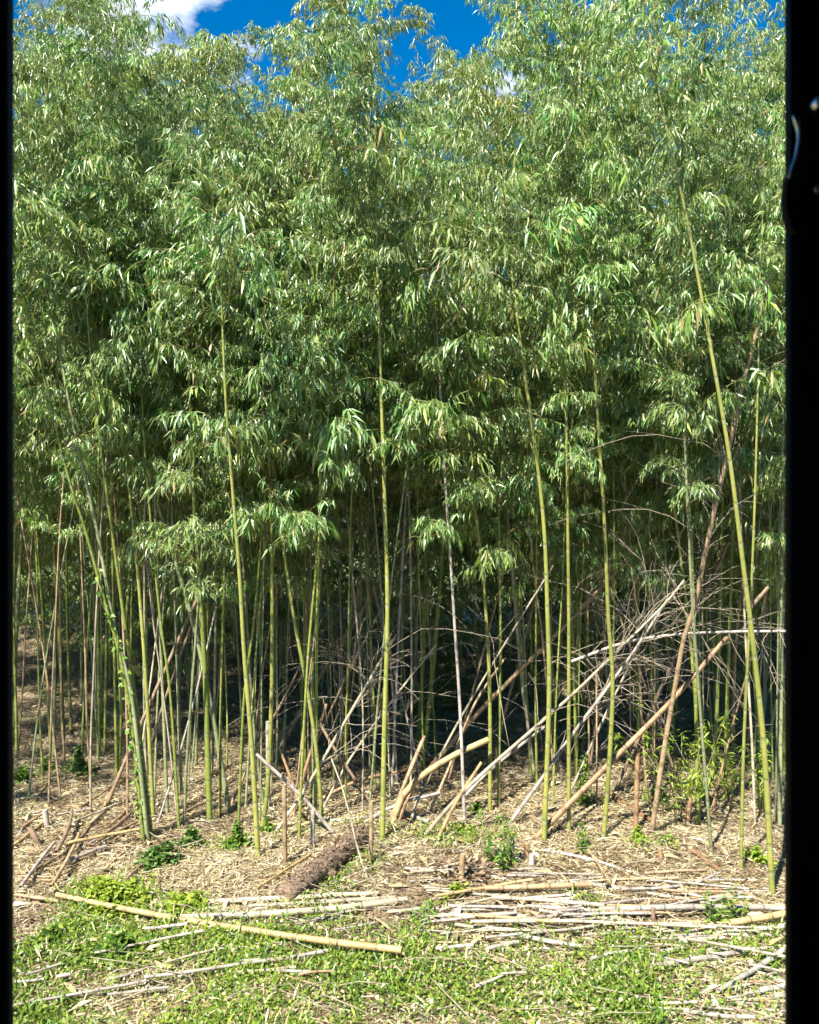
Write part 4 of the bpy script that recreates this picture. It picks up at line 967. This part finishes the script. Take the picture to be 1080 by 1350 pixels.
WD = [
 ('tall bright green leafy weed standing in the litter right of centre', 668, 1140, 52, 72, 'upright', WEED, {}),
 ('upright green weed, left one of the pair before the grey poles', 945, 1222, 26, 55, 'upright', WEED, {}),
 ('upright green weed, right one of the pair before the grey poles', 972, 1222, 26, 62, 'upright', WEED, {}),
 ('rounded yellow-green weed mound left of the glossy weeds', 150, 1192, 125, 46, 'mound', WEED_Y, {}),
 ('glossy dark green weed clump at the foot of the vine-wrapped clump', 208, 1142, 66, 46, 'mound', WEED_D, {}),
 ('glossy weeds between the vine-wrapped clump and thick green stalk', 250, 1118, 40, 32, 'mound', WEED_D, {}),
 ('bright weeds at the foot of the bright left-centre stalk', 312, 1120, 44, 34, 'mound', WEED, {'dens': .6}),
 ('weeds at the kinked stalk foot', 352, 1100, 22, 22, 'mound', WEED, {'dens': .6}),
 ('grassy green tuft between the two straw poles', 378, 1240, 46, 32, 'upright', WEED, {}),
 ('green leafy tuft hanging over the heap of poles, centre', 562, 1215, 40, 32, 'upright', WEED, {}),
 ('yellow-green weeds lining the thick pale pole, left end', 246, 1200, 90, 32, 'mound', WEED_Y, {'dens': .7}),
 ('green weed mound along the left post', 60, 1250, 80, 34, 'mound', WEED, {'dens': .7}),
 ('broad green weeds under the long yellow pole', 150, 1262, 110, 30, 'mound', WEED, {'dens': .7}),
 ('small green weed in front of the straight green stalk', 771, 1122, 26, 34, 'upright', WEED, {}),
 ('small weeds at the foot of the orange stake', 842, 1112, 30, 24, 'mound', WEED_Y, {'dens': .6}),
 ('pale green weeds at the foot of the yellow arching stalk', 1000, 1140, 52, 30, 'mound', WEED_Y, {'dens': .45}),
 ('bright green bamboo shoots fanning out right of the brown leaning cane', 898, 1085, 80, 150, 'shoots', WEED_Y, {'dens': .5}),
 ('yellow-green bamboo shoots left of the olive-brown stalk', 952, 1065, 84, 125, 'shoots', WEED_Y, {'dens': .4}),
 ('thin-leaved pale shoots left of the right post', 1008, 1080, 40, 110, 'shoots', WEED_Y, {'dens': .35}),
 ('broad-leaved green sapling below the twiggy tangle', 770, 1062, 44, 60, 'mound', WEED, {'dens': .35}),
 ('low green weeds left of the brown leaning cane foot', 868, 1060, 34, 30, 'mound', WEED_D, {'dens': .4}),
 ('dark shrub behind the left debris pile', 105, 1020, 46, 44, 'mound', WEED_D, {'dens': .7}),
 ('dark shrub behind the vine-wrapped clump', 128, 975, 44, 60, 'mound', WEED_D, {'dens': .5}),
 ('small green weeds by the left post behind the debris pile', 30, 1030, 36, 34, 'mound', WEED, {'dens': .6}),
 ('small weeds at the feet of the left pair of stalks', 62, 1018, 34, 22, 'mound', WEED, {'dens': .6}),
 ('sunlit green shrub deep in the dark hollow', 590, 935, 110, 95, 'mound', WEED_D, {'dens': .35}),
 ('green shrub in the shade behind the right-centre stalks', 770, 960, 70, 110, 'mound', WEED_D, {'dens': .3}),
 ('tall green shrub behind the brown leaning cane, far right', 965, 985, 60, 300, 'shoots', WEED, {'dens': .5}),
 ('low green sprouts in the litter left of the whitish stalk', 612, 1100, 60, 22, 'mound', WEED_Y, {'dens': .25}),
 ('small green sprig at the foot of the whitish stalk', 628, 1072, 26, 24, 'mound', WEED, {'dens': .4}),
 ('tiny yellow-green sprouts right of the small stump', 600, 1182, 60, 20, 'mound', WEED_Y, {'dens': .3}),
]
for i, (lab, u, v, w, h, sty, m, o) in enumerate(WD): weed(lab, u, v, w, h, sty, m, i + 1, name='shrub' if 'shrub' in lab else ('bamboo_shoots' if 'shoots' in lab else 'weed'), cat='shrub' if 'shrub' in lab else ('bamboo shoots' if 'shoots' in lab else 'weed'), **o)

# climbing vine on its stalk
def vine():
    _, P, r0 = keyed['vine']; r = np.random.default_rng(5)
    sel = P[(P[:, 2] > .1) & (P[:, 2] < 2.15)]; base = sel[0].copy(); base[2] = float(gz(base[0], base[1]))
    k = np.linspace(0, len(sel) - 1, 130); C = np.stack([np.interp(k, np.arange(len(sel)), sel[:, c]) for c in range(3)], 1)
    a = np.linspace(0, 26, 130); rr = r0 * 1.08 + .004
    H = C + np.stack([np.cos(a) * rr, np.sin(a) * rr, np.zeros(130)], 1) - base
    t = thing('climbing_vine', 'green leafy vine climbing the stalk left of centre-left', 'vine', base)
    t['label'] = 'small-leaved green vine climbing a leaning bamboo stalk on the left'
    mb = MB(); mb.tube(H, .0035, 5); mb.obj('stem', TWIG, t)
    n = 85; i = r.integers(0, 130, n); az = r.uniform(2.6, 6.8, n)
    D = np.stack([np.cos(az), np.sin(az), r.normal(-.2, .4, n)], 1); PP = C[i] - base + D * [rr, rr, 0]
    L = r.uniform(.02, .045, n); N = np.stack([r.normal(0, .4, n), -np.ones(n), np.ones(n) * .6], 1)
    f = link(bpy.data.objects.new('foliage', leaf_mesh('foliage', WEED, PP, D, N, L, L * .75, droop=.25)), t); f['kind'] = 'stuff'
vine()

# small heap of brown leaves round the stump
def heap():
    b = gp(610, 1150); n = 420; a = rng.random(n) * 6.283; rr = rng.random(n) ** .5 * .19
    X, Y = rr * np.cos(a), rr * np.sin(a); Z = .055 * (1 - rr / .19) * rng.random(n) + .012
    D = np.stack([np.cos(a + rng.normal(0, .9, n)), np.sin(a), rng.normal(.1, .4, n)], 1); N = np.stack([rng.normal(0, .5, n), rng.normal(0, .5, n), np.ones(n)], 1)
    m = mat_leaf('brown_leaf', [(0, (.10, .06, .035)), (.6, (.20, .13, .08)), (1, (.34, .25, .16))], .7, .1, 0)
    L = rng.uniform(.04, .09, n); o = link(bpy.data.objects.new('leaf_heap', flat_leaf_mesh('leaf_heap', [m], np.stack([X, Y, Z], 1), D, N, L, L * .3, lift=.1))); o.location = b
    tag(o, 'small heap of brown leaves round the pale-orange stump', 'leaf heap', kind='stuff')
heap()

# loose dry twigs on the litter: nobody could count them
def loose_twigs():
    rs = random.Random(31); mb = MB()
    for k in range(1150):
        y = 4.3 + 6.2 * rs.random() ** 1.3; x = rs.uniform(-1, 1) * .47 * y
        a = rs.gauss(0, .5) + (math.pi if rs.random() < .5 else 0); L = rs.uniform(.08, .5); e = np.array([x + math.cos(a) * L, y + math.sin(a) * L])
        p0 = np.array([x, y, float(gz(x, y)) + .015]); p1 = np.array([e[0], e[1], float(gz(*e)) + .015 + rs.random() ** 3 * .12])
        m = (p0 + p1) / 2 + np.array([rs.gauss(0, .02), rs.gauss(0, .02), .012])
        r = rs.uniform(.0012, .0045); mb.tube(np.array([p0, m, p1]), [r, r * .9, r * .5], 4)
    o = mb.obj('loose_twigs', DEADTWIG); tag(o, 'thin dry twigs strewn over the leaf litter', 'twigs', kind='stuff')
loose_twigs()

# ------------------------------------------------------------------ the dark hut the picture is taken from
BLACK = mat_plain('black_painted_board', (0.008, 0.008, 0.009), 0.75, 0, 0.15)
STEEL = mat_plain('worn_steel', (0.62, 0.63, 0.64), 0.28, 1.0)
def box(mb, x0, x1, y0, y1, z0, z1):
    V = [(x, y, z) for x in (x0, x1) for y in (y0, y1) for z in (z0, z1)]
    mb.add(np.array(V), [(0, 1, 3, 2), (4, 6, 7, 5), (0, 4, 5, 1), (2, 3, 7, 6), (0, 2, 6, 4), (1, 5, 7, 3)])
def hut():
    YF = 1.6; xl = (18 - 540) / F * (YF + .028); xr = (1035 - 540) / F * (YF + .028)
    t = thing('hut', 'dark hut framing the view with black door posts', 'hut', (0, -0.5, 0))
    o_ = np.array([0, -0.5, 0])
    def part(name, boxes, m=BLACK):
        mb = MB()
        for b in boxes: box(mb, *b)
        ob = mb.obj(name, m, t, smooth=False); ob.location = -o_; return ob
    zf, zc = 0.85, 3.47
    part('door_post', [(xl - .14, xl, YF, YF + .028, zf, zc - .001)])
    rp_ = part('door_post', [(xr, xr + .16, YF, YF + .028, zf, zc - .001)]); rp_['label'] = 'black right door post with a latch'
    part('front_wall', [(-2.1, xl - .142, YF - .01, YF + .03, zf, zc), (xr + .162, 2.1, YF - .01, YF + .03, zf, zc)])
    part('side_wall', [(-2.14, -2.1, -3, YF + .03, 0, zc)]); part('side_wall', [(2.1, 2.14, -3, YF + .03, 0, zc)])
    part('back_wall', [(-2.1, .2, -3, -2.96, 0, zc), (1.3, 2.1, -3, -2.96, 0, zc), (.2, 1.3, -3, -2.96, 0, 1.7), (.2, 1.3, -3, -2.96, 3.1, zc)])  # the opening is added, for daylight that the steel lever reflects
    part('deck', [(-2.1, 2.1, -2.96, YF + .028, zf - .08, zf - .002)]); part('roof', [(-2.25, 2.25, -3.1, YF + .03, zc + .002, zc + .05)])
    # latch on the right post: keeper block that juts into the opening, curved steel lever, two steel bosses standing in for pale glints
    L = bpy.data.objects.new('latch', None)
    mb = MB(); k = YF / F
    zz = lambda v: CAMZ - (v - 675) * k
    xx = lambda u: (u - 540) * k
    prof = [(1037, 222), (1031, 243), (1028.5, 262), (1029.5, 285), (1034, 302), (1037, 310), (1070, 310), (1070, 222)]
    n = len(prof); V = [(xx(u), YF - .03, zz(v)) for u, v in prof] + [(xx(u), YF - .002, zz(v)) for u, v in prof]
    mb.add(np.array(V), [tuple(range(n)), tuple(range(2 * n - 1, n - 1, -1))] + [(i, i + n, (i + 1) % n + n, (i + 1) % n) for i in range(n)])
    la = mb.obj('latch', BLACK, rp_, smooth=False)
    m2 = MB(); q_ = (YF - .045) / F; C = np.array([((u - 540) * q_, YF - .045, CAMZ - (v - 675) * q_) for u, v in [(1047, 152), (1054, 166), (1056, 184), (1052, 204), (1046, 220), (1041, 234)]])
    Pp, s = spline(C, .004); m2.tube(Pp, np.interp(s / s[-1], [0, .12, .5, 1], [.004, .0075, .007, .003]), 10); m2.obj('lever', STEEL, rp_)
    for u, v, r in ((1072, 145, .014), (1070, 258, .013)):
        m3 = MB(); c = np.array([xx(u), YF - .002, zz(v)]); m3.tube(np.array([c, c - [0, .02, 0], c - [0, .035, 0], c - [0, .04, 0]]), [r, r, r * .75, r * .2], 14); m3.obj('glint_boss', STEEL, rp_)
    bpy.data.objects.remove(L)
hut()
